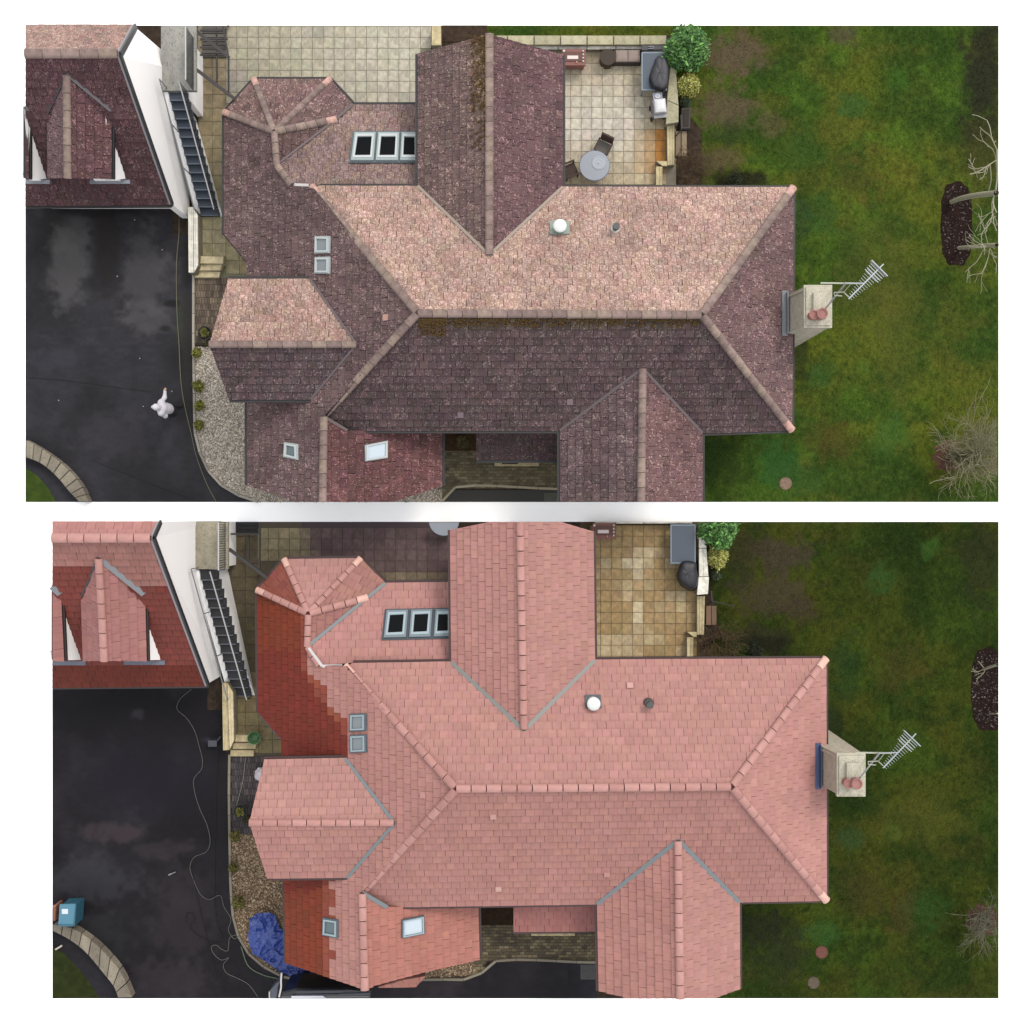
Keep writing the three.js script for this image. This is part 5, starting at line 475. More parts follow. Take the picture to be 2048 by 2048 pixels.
// ------------------------------------------------------------------ plants
function leafShrub(name, label, x, y, R, hTop, n, size, cols, category = 'shrub') { const c = P(x, y, hTop * .55), root = thing(name, label, category, null, V(c.x, 0, c.z)), r = R / PPM * .96, pos = [], col = [], nor = [], k = new THREE.Color(), q = new THREE.Quaternion(), e = new THREE.Euler(), v = V(); for (let i = 0; i < n; i++) { const a = rr(0, 6.283), cz = Math.pow(rnd(), .6), el = Math.asin(cz), lump = .62 + .72 * fbm(Math.cos(a) * 2.2 + 9, Math.sin(a) * 2.2 + cz * 2, 930 + (x | 0), 3), rad = r * lump * (.72 + .28 * Math.sqrt(rnd())) * (rnd() < .14 ? rr(1, 1.2) : 1); const px = Math.cos(a) * Math.cos(el) * rad, pz = Math.sin(a) * Math.cos(el) * rad, py = hTop * .35 + Math.sin(el) * rad / r * hTop * .65; e.set(rr(-.7, .7), a + rr(-1, 1), rr(-.9, .5)); q.setFromEuler(e); const l = size * rr(.6, 1.25), w = l * .42; k.set(cols[Math.floor(rnd() * cols.length)]).multiplyScalar(rr(.65, 1.25) * ALB * mix(.7, 1.1, rad / r)); const P4 = [[-l / 2, 0, 0], [0, .015, w / 2], [l / 2, -.01, 0], [0, .015, -w / 2]].map(p => v.set(...p).applyQuaternion(q).add(V(px, py, pz)).toArray()); for (const t of [[0, 1, 2], [0, 2, 3]]) for (const m of t) { pos.push(...P4[m]); col.push(k.r, k.g, k.b); } } const g = new THREE.BufferGeometry(); g.setAttribute('position', new THREE.Float32BufferAttribute(pos, 3)); g.setAttribute('color', new THREE.Float32BufferAttribute(col, 3)); g.computeVertexNormals(); mk('foliage', g, new THREE.MeshPhysicalMaterial({ vertexColors: true, roughness: .6, side: THREE.DoubleSide, transmission: 0 }), root); const st = []; for (let i = 0; i < 9; i++) { const a = y > 1030 && y < 1060 ? .3 + i * .3 : i * .7, d = r * rr(.3, .7); st.push(barGeo(V(0, 0, 0), V(Math.cos(a) * d, hTop * rr(.4, .75), Math.sin(a) * d), .03, .03)); } mk('stem', merge(st), M('#3a2f22', .9), root); return root; }
const green = ['#4a7a32', '#649a44', '#35602a', '#7cae56', '#548a3a'], yel = ['#c2c060', '#d6d376', '#aeb052', '#e2df96', '#9aa248'], olive = ['#8a8a2e', '#9c9a3a', '#74762a', '#6a6a30'];
leafShrub('laurel_shrub', 'big glossy green round shrub by the cream patio corner', 1377, 97, 46, 1.7, 4200, .18, green); leafShrub('golden_shrub', 'small yellow shrub below the big green shrub of the upper plot', 1376, 171, 24, 1.0, 2400, .09, yel);
leafShrub('low_plant', 'little dark green plant below the yellow shrub of the upper plot', 1371, 204, 13, .5, 500, .08, ['#44543a', '#5c6b4c', '#37452e']);
{ const s = leafShrub('laurel_shrub', 'big glossy green shrub cropped at the edge above the lower yellow shrub', 1434, 1050, 44, 1.6, 4200, .18, green); const f = s.getObjectByName('foliage'), p = f.geometry.attributes.position, cl = f.geometry.attributes.color, np = [], nc = []; for (let i = 0; i < p.count; i += 3) { let ok = true; for (let k = 0; k < 3; k++) { const w = V(p.getX(i + k) + s.position.x, p.getY(i + k), p.getZ(i + k) + s.position.z); if (toPx(w)[1] < 1044.5) ok = false; } if (ok) for (let k = 0; k < 3; k++) { np.push(p.getX(i + k), p.getY(i + k), p.getZ(i + k)); nc.push(cl.getX(i + k), cl.getY(i + k), cl.getZ(i + k)); } } const g = new THREE.BufferGeometry(); g.setAttribute('position', new THREE.Float32BufferAttribute(np, 3)); g.setAttribute('color', new THREE.Float32BufferAttribute(nc, 3)); g.computeVertexNormals(); f.geometry = g; }
leafShrub('golden_shrub', 'small yellow shrub beside the white coping wall of the lower plot', 1434, 1114, 23, 1.0, 2400, .09, yel); leafShrub('low_plant', 'little grey-green plant below the yellow shrub of the lower plot', 1431, 1151, 11, .5, 450, .08, ['#44543a', '#5c6b4c', '#37452e']);
[[394, 706, 9, 'olive weed just below the potted plant of the upper kerb'], [396, 772, 12, 'largest spiky weed along the upper kerb'], [398, 811, 10, 'third weed down along the upper kerb'], [397, 850, 10, 'lowest weed along the upper kerb above the bend']].forEach(a => leafShrub('kerb_weed', a[3], a[0], a[1], a[2], .4, 420, .12, olive, 'weed'));
[[470, 1672, 11, 'weed at the top of the brown gravel bed'], [467, 1735, 9, 'weed halfway along the brown gravel bed'], [477, 1806, 14, 'sprawling weed above the blue tarpaulin']].forEach(a => leafShrub('kerb_weed', a[3], a[0], a[1], a[2], .35, 300, .12, ['#6b6428', '#5a5526', '#7c7430'], 'weed'));
function pot(label, x, y) { const c = P(x, y, .3), root = thing('plant_pot', label, 'plant pot', null, V(c.x, 0, c.z)); mk('pot', new THREE.LatheGeometry([[.0, 0], [.17, 0], [.25, .38], [.27, .4], [.27, .43], [.22, .43], [.21, .36], [0, .36]].map(a => new THREE.Vector2(...a)), 28), M('#17150f', .7), root); const g = []; for (let i = 0; i < 60; i++) { const a = rr(0, 6.28), l = rr(.06, .2); g.push(barGeo(V(0, .38, 0), V(Math.cos(a) * l, .45 + rr(0, .2), Math.sin(a) * l), .05, .01)); } mk('plant', merge(g), M('#7a7a34', .9), root); }
pot('black pot with an olive plant on the brown paving by the old house', 411, 667); pot('black pot with an olive plant on the dark paving by the repainted house', 482, 1621);
[['old', 424, 683], ['repainted', 497, 1638]].forEach(a => leafShrub('pot_creeper', 'low creeping plant under the west gable corner of the ' + a[0] + ' house', a[1] - 4, a[2], 9, .3, 200, .08, ['#4a4a24', '#5c5a2c', '#36381c'], 'plant'));
leafShrub('low_plant', 'tangle of dead leaves in the soil bed beside the old porch', 925, 885, 15, .3, 500, .08, ['#6a6234', '#8a7a50', '#4a5028', '#b0a070'], 'plant');
// twiggy growth: branches that fork, kept inside the plot
function twigs(o) { const gs = [], ok = p => { const [x, y] = toPx(p); return x < o.box[2] - 1 && x > o.box[0] && y < o.box[3] - 1 && y > o.box[1]; }; const grow = (p, d, len, r, lev) => { const pts = [p.clone()]; let q = p.clone(), dir = d.clone(); for (let i = 0; i < 4; i++) { dir.add(V(rr(-1, 1), rr(-.5, .6), rr(-1, 1)).multiplyScalar(o.wig)).normalize(); q = q.clone().addScaledVector(dir, len / 4); if (!ok(q)) break; pts.push(q); } if (pts.length < 2) return; gs.push(new THREE.TubeGeometry(new THREE.CatmullRomCurve3(pts), pts.length * 2, r, 4)); if (lev <= 0) return; for (let k = 0; k < o.fork; k++) { const s = pts[Math.min(pts.length - 1, 1 + Math.floor(rnd() * (pts.length - 1)))]; grow(s, dir.clone().add(V(rr(-1, 1), rr(-.4, .7), rr(-1, 1)).multiplyScalar(o.spread)).normalize(), len * rr(.5, .8), r * .65, lev - 1); } }; o.starts.forEach(s => grow(s[0], s[1].normalize(), s[2], s[3], s[4])); return merge(gs); }
const bark = M('#b0ab90', .9), bark2 = M('#8f8a68', .9), twigBrown = M('#6b5438', .95);
const box1 = [1340, 52, 1996, 1003], box2 = [1400, 1045, 1996, 1995];
{ const root = thing('bare_tree', 'pale bare tree leaning out of the top of the oval mulch bed', 'tree'); const a = P(1903, 404), b = P(1993, 386, 4); const box1 = [1934, 52, 1996, 1003]; mk('trunk', merge([tubeGeo([a, P(1918, 398, .7), P(1950, 391, 2.1), b], .1, 16, 8), tubeGeo([P(1922, 396, .8), P(1945, 389, 1.9), P(1975, 386, 3.2)], .03, 12, 6)]), bark, root); mk('limb', merge([tubeGeo([P(1991, 386, 3.9), P(1995, 345, 4.2), P(1994, 298, 4.4)], .03, 10, 5), tubeGeo([P(1975, 388, 3.1), P(1982, 360, 3.7), P(1980, 330, 4.2)], .02, 8, 5)]), bark, root); mk('branches', twigs({ box: box1, wig: .35, spread: .8, fork: 3, starts: [[P(1988, 388, 3.7), V(-.15, .2, 1), 1.5, .024, 3], [P(1990, 384, 3.8), V(-.25, .5, -1), 1.5, .02, 2], [P(1993, 320, 4.4), V(-.6, .1, .2), .7, .016, 2], [P(1994, 300, 4.4), V(-.35, .1, -1), 1.1, .018, 1], [P(1986, 395, 3.6), V(-.4, .1, .9), 1.3, .018, 2], [P(1980, 330, 4.2), V(-.5, .2, .5), .8, .02, 2]] }), bark, root); }
{ const root = thing('bare_tree', 'pale bare tree leaning out of the bottom of the oval mulch bed', 'tree'); const box1 = [1930, 405, 1996, 590]; mk('trunk', tubeGeo([P(1917, 496), P(1945, 494, 1.3), P(1972, 491, 2.4), P(1994, 490, 3.4)], .075, 16, 8), bark, root); const st = []; for (let i = 0; i < 9; i++) { const a = rr(0, 6.28); st.push([P(rr(1966, 1984), rr(486, 496), 2.6), V(Math.cos(a) * .9 - .25, .3, Math.sin(a)), rr(.8, 1.5), .012, 2]); } mk('branches', twigs({ box: box1, wig: .4, spread: .85, fork: 2, starts: st }), bark, root); }
{ const root = thing('bare_bush', 'straw-coloured bare bush in the bottom right corner of the upper lawn', 'bush'); const st = [], cane = []; for (let i = 0; i < 90; i++) { const a = rr(0, 6.283), t = rr(.2, 1); st.push([P(1895 + t * 66 + rr(-14, 14), 912 + t * 6 + rr(-16, 16), t * 2.2), V(Math.cos(a) + .25, .5, Math.sin(a)), rr(.7, 1.3), .012, 2]); const s0 = st[st.length - 1][0]; cane.push(tubeGeo([P(1897 + rr(-5, 5), 912 + rr(-5, 5), .02), P(1897, 912, 0).lerp(s0, .5).add(V(rr(-.1, .1), .25, rr(-.1, .1))), s0], .011, 6, 4)); } mk('stems', merge(cane), bark2, root); for (let i = 0; i < 16; i++) st.push([P(1896 + rr(-6, 6), 912 + rr(-6, 6), 0), V(.5 + rr(-.3, .3), 1, rr(-.5, .5)), 2.2, .02, 1]); mk('branches', twigs({ box: box1, wig: .32, spread: .7, fork: 3, starts: st }), bark2, root); struct(sheet('mulch_bed', new Array(24).fill(0).map((_, i) => { const r = 31 + 5 * Math.sin(i * 2.3); return [1897 + Math.cos(i / 24 * 6.283) * r, 912 + Math.sin(i / 24 * 6.283) * r * 1.05]; }), .014, texMat(soilTex, 1, { color: new THREE.Color(1.5, 1.15, 1.1) })), 'round brown mulch patch under the bare bush of the upper lawn'); }
{ const root = thing('bare_bush', 'grey bare bush at the right edge of the lower lawn', 'bush'); const st = [], cane = []; for (let i = 0; i < 44; i++) { const a = rr(0, 6.283), t = rr(.1, .6); st.push([P(1966 + t * 30 + rr(-14, 14), 1838 + rr(-24, 24) + t * 8, t * 1.6), V(Math.cos(a) - .2, .5, Math.sin(a)), rr(.5, 1.1), .01, 2]); const s0 = st[st.length - 1][0]; cane.push(tubeGeo([P(1966 + rr(-5, 5), 1840 + rr(-5, 5), .02), P(1966, 1840, 0).lerp(s0, .5).add(V(0, .2, rr(-.1, .1))), s0], .01, 6, 4)); } mk('stems', merge(cane), M('#6f6e56', .9), root); mk('branches', twigs({ box: box2, wig: .32, spread: .7, fork: 3, starts: st }), M('#6f6e56', .9), root); struct(sheet('mulch_bed', [...new Array(20)].map((_, i) => { const r = 32 + 5 * Math.sin(i * 2.3); return [Math.min(1996.6, 1965 + Math.cos(i / 20 * 6.283) * r), 1840 + Math.sin(i / 20 * 6.283) * r]; }), .014, texMat(soilTex, 1, { color: new THREE.Color(1.05, .85, .8) })), 'round brown mulch patch under the bare bush of the lower lawn'); }
for (const [lab, x, y, R, bx] of [['brown twiggy shrub between the low sandy wall and the old roof', 1380, 345, 30, [1348, 262, 1450, 373]], ['brown twiggy shrub between the brown-grey wall and the repainted roof', 1434, 1288, 34, [1392, 1240, 1500, 1318]]]) { const root = thing('twiggy_shrub', lab, 'shrub'), st = []; for (let i = 0; i < 70; i++) { const a = rr(0, 6.283), q = Math.sqrt(rnd()); st.push([P(x + Math.cos(a) * q * R * .6, y + Math.sin(a) * q * R * .6, rr(0, .3)), V(Math.cos(a) * .7, 1, Math.sin(a) * .7), rr(.4, .8), .009, 2]); } mk('branches', twigs({ box: bx, wig: .4, spread: .8, fork: 3, starts: st }), twigBrown, root); }
leafShrub('low_plant', 'dark low plants on the lawn edge against the old roof eaves', 1470, 362, 17, .4, 600, .07, ['#2c3320', '#3a4428', '#4a5a34', '#23261a']); leafShrub('low_plant', 'dark low plants on the lawn edge against the repainted roof eaves', 1512, 1300, 17, .4, 500, .07, ['#2c3320', '#38422a', '#44523a', '#23261a']);
struct(sheet('mulch_bed', oval(1881, 1944, 364, 532, 1996.6), .016, texMat(soilTex, 1, { color: new THREE.Color(.3, .24, .27) })), 'oval bed of dark mulch with two bare trees in the upper lawn'); struct(sheet('mulch_bed', oval(1942, 2010, 1295, 1461, 1996.6), .016, texMat(soilTex, 1, { color: new THREE.Color(.27, .22, .25) })), 'oval bed of dark mulch at the right edge of the lower lawn');
{ const root = thing('bare_tree', 'short pale stem standing in the oval mulch bed of the lower lawn', 'tree'); mk('trunk', tubeGeo([P(1966, 1339), P(1980, 1334, .7), P(1995, 1329, 1.4)], .05, 10, 8), bark, root); mk('branches', twigs({ box: box2, wig: .4, spread: .8, fork: 2, starts: [[P(1968, 1336, .2), V(-.3, .1, -.8), .5, .014, 2], [P(1970, 1340, .2), V(-.5, .1, .4), .5, .012, 2], [P(1967, 1338, .1), V(-.8, .1, 0), .45, .012, 2]] }), bark, root); }
tag(mk('stake', barGeo(P(1979, 1428, .1), P(1995, 1427, .9), .05, .05), bark), 'short pale stake in the lower part of the mulch bed of the lower lawn', 'stake');
pebbles(oval(1883, 1942, 368, 528, 1996), 260, ['#3a3030', '#4a3e3e', '#6a5c58', '#2e2426'], 'bark chips scattered on the oval mulch bed of the upper lawn'); pebbles(oval(1944, 2008, 1299, 1457, 1994), 260, ['#3a3030', '#4a3e3e', '#6a5c58', '#2e2426'], 'bark chips scattered on the oval mulch bed of the lower lawn');
// round covers in the lawns
function disc(label, x, y, r, hex) { const c = P(x, y), root = thing('inspection_cover', label, 'cover', null, V(c.x, 0, c.z)); mk('rim', cylG(r / PPM, r / PPM, .03, 0, .018, 0, 28), texMat(stoneTex, .95, { color: H(hex).multiplyScalar(1.2) }), root); mk('lid', cylG(r / PPM * .82, r / PPM * .82, .03, 0, .026, 0, 28), texMat(stoneTex, .95, { color: H(hex).multiplyScalar(1.3) }), root); }
disc('pinkish round cover in the lawn near the bottom of the upper plot', 1571, 967, 12.5, '#7d6656'); disc('reddish round cover in the lower lawn below the roof corner', 1643, 1904, 12.5, '#643c32'); disc('dull brown round cover near the bottom edge of the lower lawn', 1627, 1965, 12, '#544a3c');
function plate(label, r, hex) { const root = thing('drain_cover', label, 'cover'); mk('plate', prismGeo(rectP(...r), .0, .03, .004), texMat(concTex, .8, { color: H(hex).multiplyScalar(1.4) }), root); mk('plate_rim', prismGeo(rectP(r[0] + 3, r[1] + 3, r[2] - 3, r[3] - 3), .03, .036, .002), texMat(concTex, .8, { color: H(hex).multiplyScalar(1.25) }), root); }
plate('grey square cover at the foot of the old south-east wing', [1088, 986, 1119, 1003.5], '#5d5f5c'); plate('grey square cover at the foot of the repainted south-east wing', [1161, 1929, 1191, 1959], '#4a4a50');

// ------------------------------------------------------------------ hoses, cables
const tubeOn = (name, label, cat, pts, r, hex, h = .03) => tag(mk(name, new THREE.TubeGeometry(new THREE.CatmullRomCurve3(pts.map(p => P(p[0], p[1], h))), pts.length * 8, r, 6), M(hex, .95)), label, cat);
tubeOn('hose', 'thin straight-lying yellowish hose along the upper tarmac', 'hose', [[358, 408], [358, 464], [353, 528], [354, 625], [358, 689], [362.5, 769], [370.5, 817], [382, 865], [393, 913], [415, 971], [432, 1003]], .016, '#77745e');
tubeOn('hose', 'long grey hose winding in loops down the lower tarmac', 'hose', [[383, 1378], [359, 1400], [354, 1417], [373, 1436], [389, 1461], [398, 1491], [405, 1521], [403, 1538], [388, 1558], [389, 1582], [399, 1616], [415, 1653], [420, 1686], [413, 1703], [388, 1715], [380, 1733], [386, 1757], [403, 1791], [418, 1799], [440, 1791], [448, 1814], [462, 1838], [457, 1861], [470, 1878], [475, 1870], [460, 1875], [455, 1902], [443, 1898], [432, 1890], [423, 1893], [426, 1905], [443, 1920], [458, 1915], [447, 1929], [452, 1945], [474, 1956], [497, 1969], [516, 1994]], .014, '#605e58', .03);
tubeOn('hose', 'greenish hose curving from the kerb to the white pole', 'hose', [[482, 1893], [497, 1932], [524, 1949], [560, 1958]], .022, '#5c6a58', .04);
tubeOn('cable', 'straight dark cable beside the winding hose', 'cable', [[384, 1745], [388, 1764], [403, 1831], [416, 1885], [433, 1956]], .014, '#070709'); tubeOn('cable', 'dark cable close to the kerb of the lower yard', 'cable', [[436, 1500], [432, 1600], [430, 1727], [432, 1831], [443, 1875]], .014, '#070709'); tubeOn('cable', 'dark cable with a loop left of the winding hose', 'cable', [[373, 1845], [374, 1827], [386, 1828], [388, 1842], [379, 1852], [390, 1866], [413, 1880], [440, 1886], [452, 1884]], .014, '#070709'); tubeOn('cable', 'pale line across the dark paving to the black pot', 'cable', [[491, 1515], [486, 1560], [473, 1612]], .014, '#8a8480', .05);
tubeOn('cable', 'dark line across the upper tarmac left of the person', 'cable', [[51.5, 755], [130, 761], [220, 773], [302, 784]], .012, '#060607', .012); tubeOn('cable', 'dark line across the lower part of the upper tarmac', 'cable', [[186, 921], [250, 947], [320, 975], [396, 1002]], .012, '#070708', .012);

// ------------------------------------------------------------------ blue tarpaulin, bins, van
{ const poly = [[499, 1838], [516, 1826], [540, 1826], [551, 1832], [561, 1858], [572, 1866], [576, 1905], [590, 1930], [640, 1948], [724, 1984], [700, 1984], [640, 1966], [596, 1961], [572, 1950], [556, 1942], [530, 1922], [505, 1908], [496, 1882]], pos = [], id = {}, idx = [], s = 2; const get = (i, j) => { const k = i + ',' + j; if (id[k] === undefined) { const x = 490 + i * s, y = 1820 + j * s, e = fbm(x / 22, y / 30, 950, 4), f = 1 - Math.min(1, 2.6 * Math.min(Math.abs(fbm(x / 26 + y / 60, y / 44, 955, 3) - .5), Math.abs(fbm(x / 40 - y / 30, y / 50 + x / 60, 956, 3) - .48)) * 4); let h = .06 + .55 * e * sst(1990, 1850, y) + .16 * f; if (y > 1940) h = .05 + .1 * f; const p = P(x + (vn(x / 5, y / 5, 957) - .5) * 3, y + (vn(x / 5, y / 5, 958) - .5) * 3, h); id[k] = pos.length / 3; pos.push(p.x, p.y, p.z); } return id[k]; }; for (let j = 0; j < 90; j++) for (let i = 0; i < 125; i++) { if (!inPoly(490 + (i + .5) * s, 1820 + (j + .5) * s, poly)) continue; const a = get(i, j), b = get(i + 1, j), c = get(i + 1, j + 1), d = get(i, j + 1); idx.push(a, d, b, b, d, c); } const g = new THREE.BufferGeometry(); g.setAttribute('position', new THREE.Float32BufferAttribute(pos, 3)); g.setIndex(idx); g.computeVertexNormals(); tag(mk('tarpaulin', g, M('#2a4494', .42)), 'crumpled bright blue tarpaulin on the brown gravel bed', 'tarpaulin'); }
{ const h = 1.05, root = thing('wheelie_bin', 'teal blue wheeled bin with a white label beside the curved wall', 'bin'); mk('body', prismGeo([[121, 1812], [152, 1811], [149, 1853], [117, 1854]], .12, 1.0, .03), M('#2f6478', .5), root); const lid = mk('lid', prismGeo([[119, 1809], [151, 1808], [146, 1852], [116, 1852]], 1.001, h, .03), M('#4d87a0', .45), root); mk('label', prismGeo(rectP(123.5, 1818, 136, 1828), h, h + .008, .002), M('#dfe8ee', .6), lid); mk('handle', merge([barGeo(P(117, 1850, 1.06), P(146, 1851, 1.06), .05, .05)]), M('#356a80', .5), root); for (const x of [122, 146]) { const p = P(x, 1851, .1); mk('wheel', new THREE.CylinderGeometry(.1, .1, .06, 18).rotateZ(Math.PI / 2).translate(p.x, .1, p.z), M('#141418', .8), root); } }
{ const root = thing('crate', 'rusty orange crate cropped at the edge left of the teal bin', 'crate'); mk('body', prismGeo([[105.6, 1813], [112, 1812], [110, 1842], [105.6, 1842]], 0, .7, .02), M('#8f5a44', .8), root); mk('rim', prismGeo([[105.6, 1811], [113, 1810], [111, 1815], [105.6, 1816]], .7, .76, .01), M('#a36a52', .8), root); }
{ const root = thing('crate', 'small green tub on the stained steps', 'crate'); const c = P(508, 1476, .75); root.position.set(c.x, .48, c.z); mk('tub', new THREE.LatheGeometry([[0, 0], [.2, 0], [.24, .26], [.26, .28], [.22, .28], [.18, .04], [0, .04]].map(a => new THREE.Vector2(...a)), 24), M('#4f7a4a', .6), root); mk('handle', new THREE.TorusGeometry(.2, .012, 6, 20, Math.PI).translate(0, .26, 0), M('#3a5a38', .6), root); }
{ const g = new THREE.IcosahedronGeometry(.24, 4), p = g.attributes.position; for (let i = 0; i < p.count; i++) { const f = .8 + .5 * fbm(p.getX(i) * 9 + 5, p.getZ(i) * 9 + p.getY(i) * 7 + 5, 960, 3); p.setXYZ(i, p.getX(i) * f, p.getY(i) * f * .8, p.getZ(i) * f * 1.15); } g.computeVertexNormals(); const q = P(522, 1550, .25); tag(mk('plastic_bag', g.translate(q.x, .2, q.z), M('#c9c6cc', .5)), 'crumpled white bag beside the west gable of the repainted house', 'bag'); }
{ const root = thing('van', 'dark van with a white roof bar cropped by the bottom edge', 'van'); const vb = M('#14151c', .3), h = 1.9; mk('body', prismGeo([[566, 1984], [590, 1978], [700, 1977], [740, 1981], [740, 1995.8], [560, 1995.8]], .35, h, .05), vb, root); mk('windscreen', prismGeo([[590, 1982], [690, 1981], [684, 1986], [594, 1988]], h, h + .02, .005), M('#2c2f3c', .15), root); mk('roof_bar', prismGeo([[583, 1992.5], [645, 1992], [652, 1996], [582, 1996.3]], h + .05, h + .1, .01), M('#dfe2ee', .4), root); mk('roof_rail', barGeo(P(592, 1990, h + .03), P(730, 1989, h + .03), .05, .05), M('#3a3d4a', .4), root); mk('side_trim', barGeo(P(680, 1988, h + .03), P(740, 1987, h + .03), .03, .03), M('#565a66', .4), root); for (const x of [600, 720]) { const p = P(x, 1989, 1.9); mk('wheel', new THREE.CylinderGeometry(.32, .32, .2, 24).rotateX(Math.PI / 2).translate(p.x, .33, p.z), M('#0d0d10', .8), root); } const d = mk('open_door', prismGeo([[538, 1983], [553, 1966], [560, 1962], [556, 1975], [551, 1996.3], [538, 1996.3]], .9, 1.5, .02), M('#4c5060', .3), root); mk('door_trim', barGeo(P(539, 1983, 1.53), P(539, 1996, 1.53), .05, .05), M('#b8b8b4', .5), d); }
tubeOn('pole', 'white hanging pole in front of the dark van', 'pole', [[563, 1946], [562, 1962], [562, 1975], [558, 1994]], .035, '#d6d4d0', 2.2);
{ const root = thing('post', 'short dark post where the hose meets the kerb', 'post'); const a = P(566, 1948); mk('shaft', boxG(.12, 1.1, .12, a.x, .55, a.z), M('#2a2220', .8), root); mk('cap', new THREE.SphereGeometry(.07, 12, 8).translate(a.x - .04, 1.14, a.z), M('#b8b0a8', .7), root); }
tag(mk('rod', barGeo(P(111, 1899, .06), P(124, 1891, .08), .06, .05), M('#c9c0b0', .7)), 'short pale rod on the dark grass of the lower yard', 'rod');
tag(mk('spray_lance', merge([barGeo(P(337, 1750, .06), P(344, 1747, .06), .05, .05), barGeo(P(344, 1747, .06), P(351, 1744, .05), .03, .03)]), M('#8a8a90', .8)), 'small grey spray lance lying on the lower tarmac', 'tool');
{ const root = thing('jetwasher', 'small dark grey machine by the stained retaining wall', 'machine'); const a = P(425, 1487, .3), b = P(440, 1474, .2); mk('body', boxG(.34, .25, .24, a.x, .2, a.z), M('#3a3b46', .6), root); mk('lance', barGeo(V(a.x + .1, .25, a.z), V(b.x, .12, b.z), .05, .05), M('#2e2f3a', .6), root); }

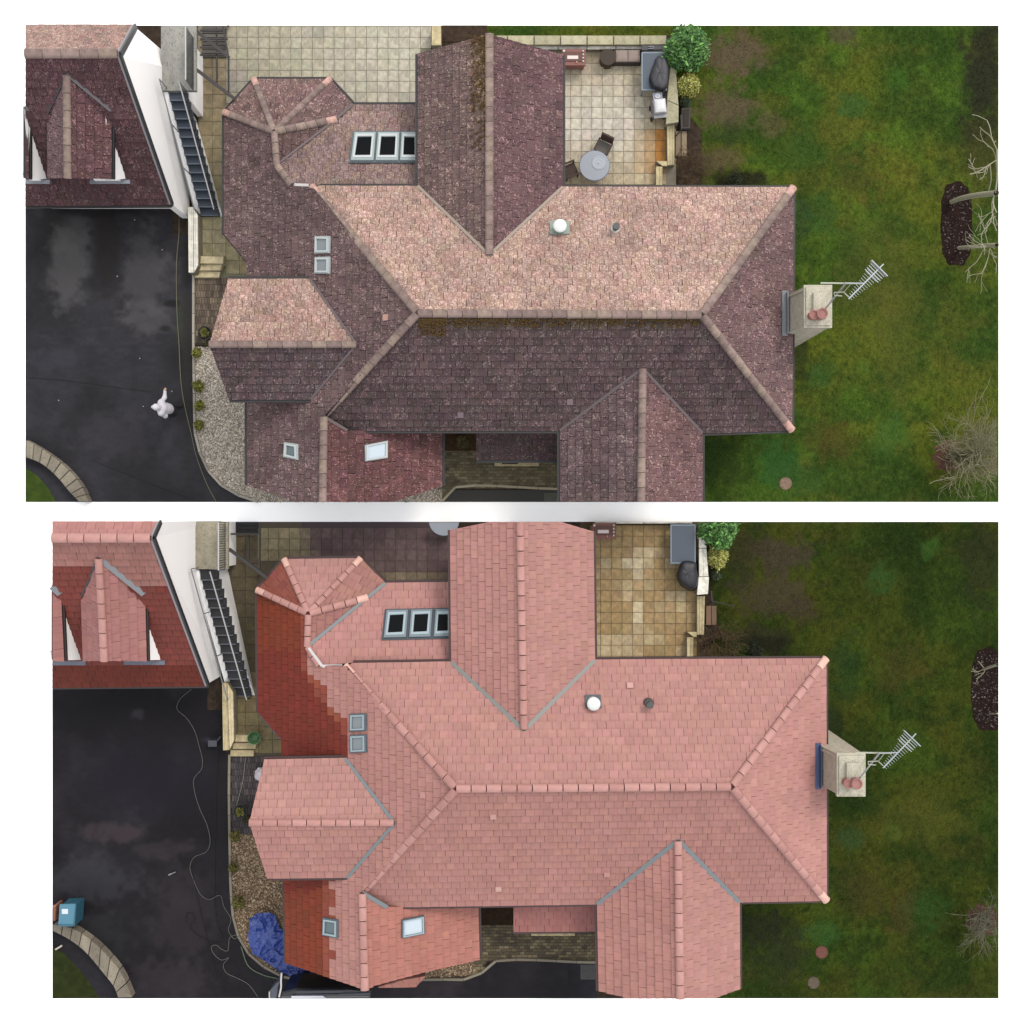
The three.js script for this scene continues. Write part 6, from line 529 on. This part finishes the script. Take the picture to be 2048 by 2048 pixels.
// ------------------------------------------------------------------ person
{ const root = thing('person', 'person in a white hooded jacket and dark trousers standing on the tarmac', 'person'); const ft = P(349, 822, 0); root.position.set(ft.x, 0, ft.z); root.rotation.y = -Math.PI / 2; // faces west
  const j = { hip: V(0, .93, -.02), waist: V(0, 1.1, .0), chest: V(0, 1.33, .08), neck: V(0, 1.5, .16), head: V(0, 1.62, .24), sL: V(.2, 1.42, .09), sR: V(-.2, 1.42, .09), eL: V(.3, 1.18, .0), wL: V(.24, 1.02, .16), eR: V(-.4, 1.28, .0), wR: V(-.62, 1.3, -.02), hL: V(.1, .9, -.02), hR: V(-.1, .9, -.02), kL: V(.12, .5, .06), kR: V(-.15, .5, -.04), aL: V(.13, .09, .0), aR: V(-.2, .09, -.26), tL: V(.15, .04, .15), tR: V(-.22, .04, -.11) };
  const field = (bones, smooth) => (x, y, z) => { let s = 0; for (const [a, b, ra, rb, sz] of bones) { const dx = b.x - a.x, dy = b.y - a.y, dz = b.z - a.z, L = dx * dx + dy * dy + dz * dz || 1e-9, t = clamp(((x - a.x) * dx + (y - a.y) * dy + (z - a.z) * dz) / L, 0, 1), ex = x - a.x - dx * t, ey = y - a.y - dy * t, ez = (z - a.z - dz * t) * (sz || 1), d = Math.sqrt(ex * ex + ey * ey + ez * ez) - mix(ra, rb, t); s += Math.exp(-d * smooth); } return -Math.log(s) / smooth; };
  const march = (f, c, half, res) => { const mc = new MarchingCubes(res, white, false, false, 120000); mc.isolation = 0; for (let k = 0; k < res; k++) for (let jj = 0; jj < res; jj++) for (let i = 0; i < res; i++) mc.field[i + jj * res + k * res * res] = -f(c.x + (i - res / 2) / (res / 2) * half, c.y + (jj - res / 2) / (res / 2) * half, c.z + (k - res / 2) / (res / 2) * half); mc.update(); const n = mc.count, g = new THREE.BufferGeometry(), p = new Float32Array(n * 3); for (let i = 0; i < n; i++) { p[i * 3] = c.x + mc.positionArray[i * 3] * half; p[i * 3 + 1] = c.y + mc.positionArray[i * 3 + 1] * half; p[i * 3 + 2] = c.z + mc.positionArray[i * 3 + 2] * half; } g.setAttribute('position', new THREE.BufferAttribute(p, 3)); g.setAttribute('normal', new THREE.BufferAttribute(mc.normalArray.slice(0, n * 3), 3)); g.setAttribute('uv', new THREE.BufferAttribute(new Float32Array(n * 2), 2)); return g; };
  const bodyB = [[j.hip, j.waist, .13, .12], [j.waist, j.chest, .13, .15, 1.25], [j.chest, j.neck, .13, .06], [j.neck, j.head, .055, .06], [V(0, 1.66, .24), V(0, 1.61, .26), .095, .08], [V(0, 1.6, .33), V(0, 1.62, .33), .02, .016], [V(.085, 1.62, .22), V(.085, 1.65, .22), .02, .02], [V(-.085, 1.62, .22), V(-.085, 1.65, .22), .02, .02], [j.chest, j.sL, .1, .075], [j.chest, j.sR, .1, .075], [j.sL, j.eL, .06, .046], [j.eL, j.wL, .045, .032], [j.sR, j.eR, .06, .046], [j.eR, j.wR, .045, .032], [j.hip, j.hL, .13, .1], [j.hip, j.hR, .13, .1], [j.hL, j.kL, .09, .06], [j.kL, j.aL, .058, .04], [j.hR, j.kR, .09, .06], [j.kR, j.aR, .058, .04], [j.aL, j.tL, .045, .035], [j.aR, j.tR, .045, .035]];
  const hand = (w, d, s) => { const u = d.clone().normalize(), side = V(0, 0, 1).addScaledVector(u, -u.z).normalize(), nrm = u.clone().cross(side), k = (a, b, c) => w.clone().addScaledVector(u, a).addScaledVector(side, b).addScaledVector(nrm, c * s), o = [[k(-.02, 0, 0), k(.07, 0, 0), .028, .03]]; [[-.03, .06], [-.01, .075], [.012, .07], [.032, .055]].forEach(([b, l]) => { o.push([k(.07, b, 0), k(.07 + l * .6, b * 1.1, .008), .0095, .009], [k(.07 + l * .6, b * 1.1, .008), k(.07 + l, b * 1.1, .03), .009, .0075]); }); o.push([k(.015, .03, 0), k(.05, .06, .015), .012, .01], [k(.05, .06, .015), k(.08, .065, .03), .01, .008]); return o; };
  const hl = hand(j.wL, j.wL.clone().sub(j.eL), 1), hr = hand(j.wR, j.wR.clone().sub(j.eR), -1);
  mk('body', merge([march(field(bodyB, 38), V(0, .9, .05), .95, 84), march(field(hl, 160), j.wL.clone().addScaledVector(j.wL.clone().sub(j.eL).normalize(), .06), .13, 56), march(field(hr, 160), j.wR.clone().addScaledVector(j.wR.clone().sub(j.eR).normalize(), .06), .13, 56)]), M('#c49a84', .7), root);
  const inf = (ids, k) => ids.map(i => [bodyB[i][0], bodyB[i][1], bodyB[i][2] + k, bodyB[i][3] + k, bodyB[i][4]]);
  mk('jacket', march(field([...inf([0, 1], .045), ...inf([2, 8, 9], .04), ...inf([10, 11, 12, 13], .024), [V(0, .9, -.03), V(0, 1.1, .02), .2, .2], [V(0, 1.1, .02), V(0, 1.36, .08), .2, .19]], 34), V(0, 1.2, .0), .72, 84), M('#dedbe6', .8), root);
  mk('hood', march(field([[V(0, 1.7, .19), V(0, 1.6, .17), .112, .112], [V(0, 1.6, .17), V(0, 1.46, .12), .11, .12], [V(0, 1.73, .24), V(0, 1.72, .32), .1, .05]], 34), V(0, 1.6, .2), .3, 48), M('#e6e3ea', .8), root);
  mk('trousers', march(field([...inf([14, 15, 16, 17, 18, 19], .018)], 38), V(0, .55, .02), .62, 72), M('#18171e', .9), root);
  for (const [a, t] of [[j.aL, j.tL], [j.aR, j.tR]]) mk('shoe', march(field([[V(a.x, .05, a.z - .03), V(t.x, .045, t.z + .05), .062, .055], [V(a.x, .1, a.z), V(a.x, .06, a.z), .052, .052]], 60), V((a.x + t.x) / 2, .06, (a.z + t.z) / 2), .22, 36), M('#0f0f12', .8), root);
  for (const s of [-1, 1]) mk('eye', new THREE.SphereGeometry(.014, 10, 8).translate(s * .035, 1.64, .327), M('#2a211c', .4), root); mk('mouth', new THREE.CapsuleGeometry(.006, .03, 4, 8).rotateZ(Math.PI / 2).translate(0, 1.565, .325), M('#8f5a50', .7), root); }
// crumbs on the tarmac
{ const g = []; for (const [x, y] of [[344, 783], [287, 813], [270, 440], [118, 801], [325, 500], [235, 553], [280, 717]]) { const p = P(x, y); g.push(new THREE.IcosahedronGeometry(.03, 0).translate(p.x, .03, p.z)); } tag(mk('litter', merge(g), M('#a8a6a6', .8)), 'pale crumbs scattered over the upper tarmac', 'litter', null, 'stuff'); }

// ------------------------------------------------------------------ render
const renderer = new THREE.WebGLRenderer({ antialias: true });
renderer.setSize(1024, 1024); renderer.shadowMap.enabled = true; renderer.shadowMap.type = THREE.PCFSoftShadowMap;
renderer.toneMapping = THREE.LinearToneMapping; renderer.toneMappingExposure = EXPOSURE;
renderer.render(scene, camera);
